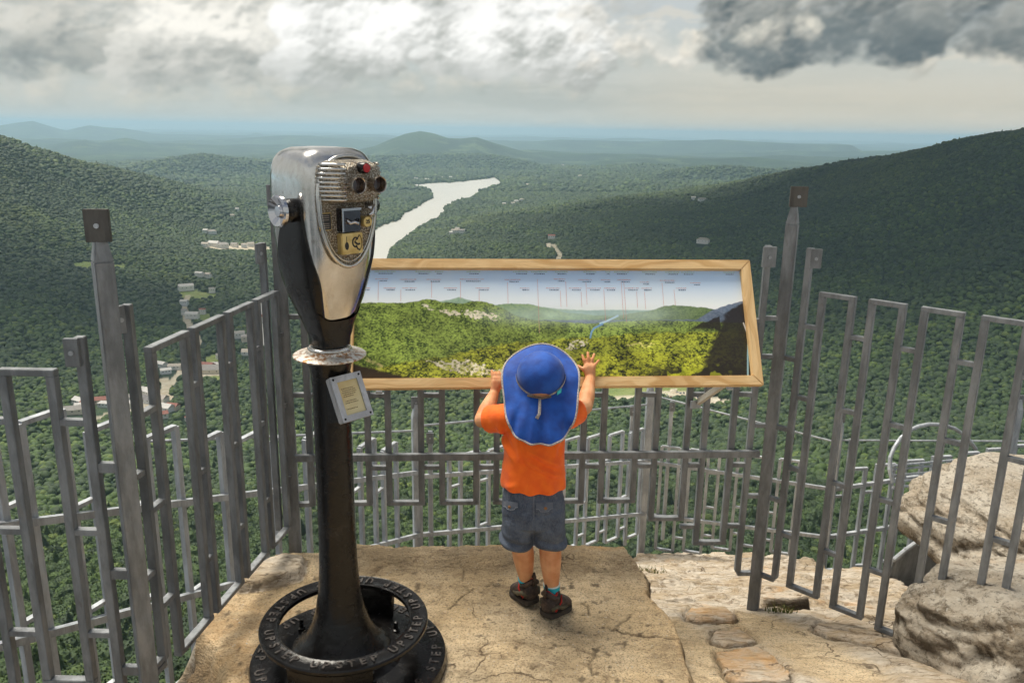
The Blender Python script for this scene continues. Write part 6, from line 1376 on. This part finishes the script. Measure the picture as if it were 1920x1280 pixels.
# ---- hat
HAT = mat('blue sun hat cloth', cloth((.003, .080, .42), (.001, .042, .26)), rough=.75); TRIM = mat('grey binding', lambda n: {'Base Color': n.mix(n.noise(n.coord('Object'), 260, 2).step(.4, .6), (.50, .45, .41), (.30, .26, .25))}, rough=.9)
tau = rad(40); hk = np.array([-.03, -math.sin(tau), math.cos(tau)]); hk /= np.linalg.norm(hk); h1 = np.array([1, 0, .035]); h1 -= hk * (h1 @ hk); h1 /= np.linalg.norm(h1); h2 = np.cross(hk, h1)
HC = pp(1014, 705, 2.470); RB = .076
def hat_pt(th, t):
    """th 0 = front; t 0..1 crown from top to its foot, 1..2 brim and neck flap"""
    e = h1 * math.sin(th) + h2 * math.cos(th); bk = sstep(rad(78), rad(140), abs(((th + math.pi) % (2 * math.pi)) - math.pi)); sgn = math.sin(th)
    if t <= 1:
        a = t * math.pi / 2; r = RB * math.sin(a) ** .9; r *= 1 + .015 * math.cos(th * 5) * t
        return HC + e * r * (1, 1)[0] + hk * (.080 * math.cos(a) ** .85 if t < 1 else 0)
    u = t - 1; base = HC + e * RB; Lf_ = .047 + .006 * math.cos(th)
    brim = e * Lf_ * u + hk * (-.012 * u * u + .006 * math.sin(th * 4 + 1) * u)
    back = max(0.0, math.cos(th - math.pi)); side = abs(sgn); fl_ = .080 + .056 * back ** 1.3
    down = np.array([.34 * sgn * u ** .8, -.62 * (1 - u * .35) - .06 * math.sin(th * 7) * u, -.93]) * fl_ * u + e * .022 * math.sin(u * math.pi / 2) * (1 - .3 * u)
    down = down + np.array([.002 * math.sin(th * 13) * u, (-.010 * math.sin(th * 9 + u * 2) - .005 * math.sin(th * 17 + 1)) * u * u, .0])
    return base + brim * (1 - bk) + down * bk
NTH, NTT = 144, 46; ths = [2 * math.pi * k / NTH for k in range(NTH)]; tts = [.02 + .98 * i / 20 for i in range(21)] + [1 + i / 24 for i in range(1, 25)]
crown = MB().rings([[hat_pt(th, t) for th in ths] for t in tts[:21]], caps=True); HT = crown.build('sun_hat', HAT, child, smooth=True)
top = [[hat_pt(th, t) for th in ths] for t in tts[20:]]; nrm = []
br_ = MB(); inner = [[p + np.array([0, .0035, -.001]) for p in r] for r in top]; br_.rings(top + inner[::-1], caps=False); BR = br_.build('brim_and_flap', HAT, HT, smooth=True)
edge = [hat_pt(th, 2.0) + np.array([0, .0015, 0]) for th in ths]; edge.append(edge[0]); MB().tube(edge, .0036, 8, caps=False).build('binding', TRIM, HT, smooth=True)
for s in (-1, 1):
    bd = [[], []]
    for k in range(22):
        th = s * rad(84 + k * 3.7); w = .011 * math.sin(math.pi * (k + .5) / 22) ** .5 + .001; e = h1 * math.sin(th) + h2 * math.cos(th); c = HC + e * (RB + .0035)
        bd[0].append(c + hk * .002); bd[1].append(c + hk * (.002 + w) - e * .001)
    MB().rings([bd[0], bd[1]], caps=False, closed=False).build('band', TRIM, HT, fix=False)
cb = hat_pt(math.pi, 1.0); MB().tube([cb + np.array([-.045, -.008, .004]), cb + np.array([0, -.014, -.002]), cb + np.array([.03, -.010, .003])], .0035, 8).build('cord', mat('brown cord', None, (.14, .10, .07), .9), HT, smooth=True)
tg = [hat_pt(math.pi + rad(4), 1 + u) + np.array([0, -.010, 0]) for u in (.02, .15, .30)]; MB().tube([tg[0], tg[1], tg[2], tg[2] + np.array([-.008, -.002, -.014])], [.0042, .0046, .005, .006], 10).build('toggle', TRIM, HT, smooth=True)
tl = hat_pt(rad(180 - 46), 1.05) + np.array([0, -.008, .004]); MB().box(tl, (.016, .002, .012), (tuple((h1 * .8 + h2 * .6)), tuple(-vn), (0, 0, 1))).build('fabric_tab', mat('turquoise tab', None, (.05, .55, .58), .7), HT)
# hair just under the hat at the nape
# ---- socks and shoes
SOCK = mat('striped socks', lambda n: {'Base Color': n.mix(n.sep(n.pos())[2].step(.082, .078), n.mix(n.sep(n.pos())[2].step(.112, .110), (.62, .70, .66), (.02, .38, .48)), (.22, .55, .22))}, rough=.9)
def sock(A_, K_, r): MB().tube([A_ + (K_ - A_) * t for t in (-.05, .06, .16, .20)], [r * 1.0, r * 1.03, r * 1.08, r * 1.10], 24).build('sock', SOCK, child, smooth=True)
sock(LA, LK, .0255); sock(RA, RK, .026)
SHOE = mat('dark brown shoe', lambda n: {'Base Color': n.mix(n.noise(n.coord('Object'), 55, 4, .7).step(.4, .65), (.030, .020, .017), (.085, .055, .040)), 'Normal': n.bump(n.noise(n.coord('Object'), 60, 4), .5, .004)}, rough=.7)
SHOE2 = mat('olive shoe panel', lambda n: {'Base Color': n.mix(n.noise(n.coord('Object'), 60, 4).step(.4, .65), (.095, .080, .045), (.06, .045, .028))}, rough=.7)
SOLE = mat('rubber sole', None, (.045, .036, .028), .8); RED = mat('red lining', None, (.36, .02, .015), .8)
def shoe(A_, ang, pitch, label):
    d = np.array([math.sin(ang), math.cos(ang), 0]); w = np.array([math.cos(ang), -math.sin(ang), 0]); up = np.array([0, 0, 1.]); heel = np.array([A_[0], A_[1], 0]) - d * .028
    lift = lambda l: pitch * max(0, .10 - l)
    P = lambda l, s, z: heel + d * (l * .76) + w * s * .95 + up * (z * 1.15 + lift(l) + .003)
    def sect(l, hw, z0, h, e=.75, n=24): return [P(l, hw * math.copysign(abs(math.cos(t)) ** e, math.cos(t)) * (1 - .18 * max(0, math.sin(t))), z0 + h / 2 + h / 2 * math.copysign(abs(math.sin(t)) ** e, math.sin(t))) for t in [2 * math.pi * k / n for k in range(n)]]
    S_ = [(-.012, .012, .020, .030), (-.006, .024, .012, .052), (.008, .031, .012, .054), (.030, .034, .012, .054), (.052, .034, .012, .056), (.072, .036, .012, .050), (.095, .0385, .012, .040), (.120, .037, .012, .032), (.138, .030, .012, .024), (.150, .014, .014, .012)]
    up_ = MB().rings([sect(*q) for q in S_]).build('shoe', SHOE, child, smooth=True)
    so_ = MB(); so_.rings([[P(l, s * 1.0, 0) for l, s in ol] if False else [P(l, s, z) for l, s in [(-.016, 0), (-.012, .020), (.0, .032), (.03, .037), (.06, .036), (.095, .042), (.125, .039), (.146, .026), (.156, 0), (.146, -.026), (.125, -.039), (.095, -.042), (.06, -.036), (.03, -.037), (.0, -.032), (-.012, -.020)]] for z in (0.0, .017)]); so_.build('sole', SOLE, up_, bevel=.002)
    col_ = [P(.026 + .030 * math.cos(t), .028 * math.sin(t), .062 + .014 * abs(math.cos(t)) ** 2) for t in [2 * math.pi * k / 28 for k in range(29)]]; MB().tube(col_, .0085, 10, caps=False).build('collar', SHOE, up_, smooth=True)
    lin_ = [P(.026 + .024 * math.cos(t), .022 * math.sin(t), .068 + .012 * abs(math.cos(t)) ** 2) for t in [2 * math.pi * k / 28 for k in range(29)]]; MB().tube(lin_, .0050, 8, caps=False).build('lining', RED, up_, smooth=True)
    for sg in (-1, 1):
        pn_ = [P(-.004, sg * .024, .030), P(.02, sg * .0355, .040), P(.05, sg * .0365, .030), P(.085, sg * .0385, .028)]; MB().tube(pn_, [.006, .008, .008, .005], 8).build('side_panel', SHOE2, up_, smooth=True)
        MB().tube([P(.01, sg * .034, .024), P(.045, sg * .037, .050), P(.06, sg * .026, .066)], .0032, 6).build('strap', RED, up_, smooth=True)
    MB().tube([P(-.012, 0, .062), P(-.020, 0, .092), P(-.012, 0, .104), P(-.004, 0, .090)], .005, 8).build('pull_tab', SHOE, up_, smooth=True)
    for k in range(3): MB().tube([P(.062 + k * .012, -.018, .064 - k * .006), P(.062 + k * .012, 0, .068 - k * .006), P(.062 + k * .012, .018, .064 - k * .006)], .0028, 6).build('lace', SHOE2, up_)
shoe(LA + np.array([.004, -.012, 0]), rad(-30), .12, 'left'); shoe(RA + np.array([0, -.014, 0]), rad(40), .08, 'right')
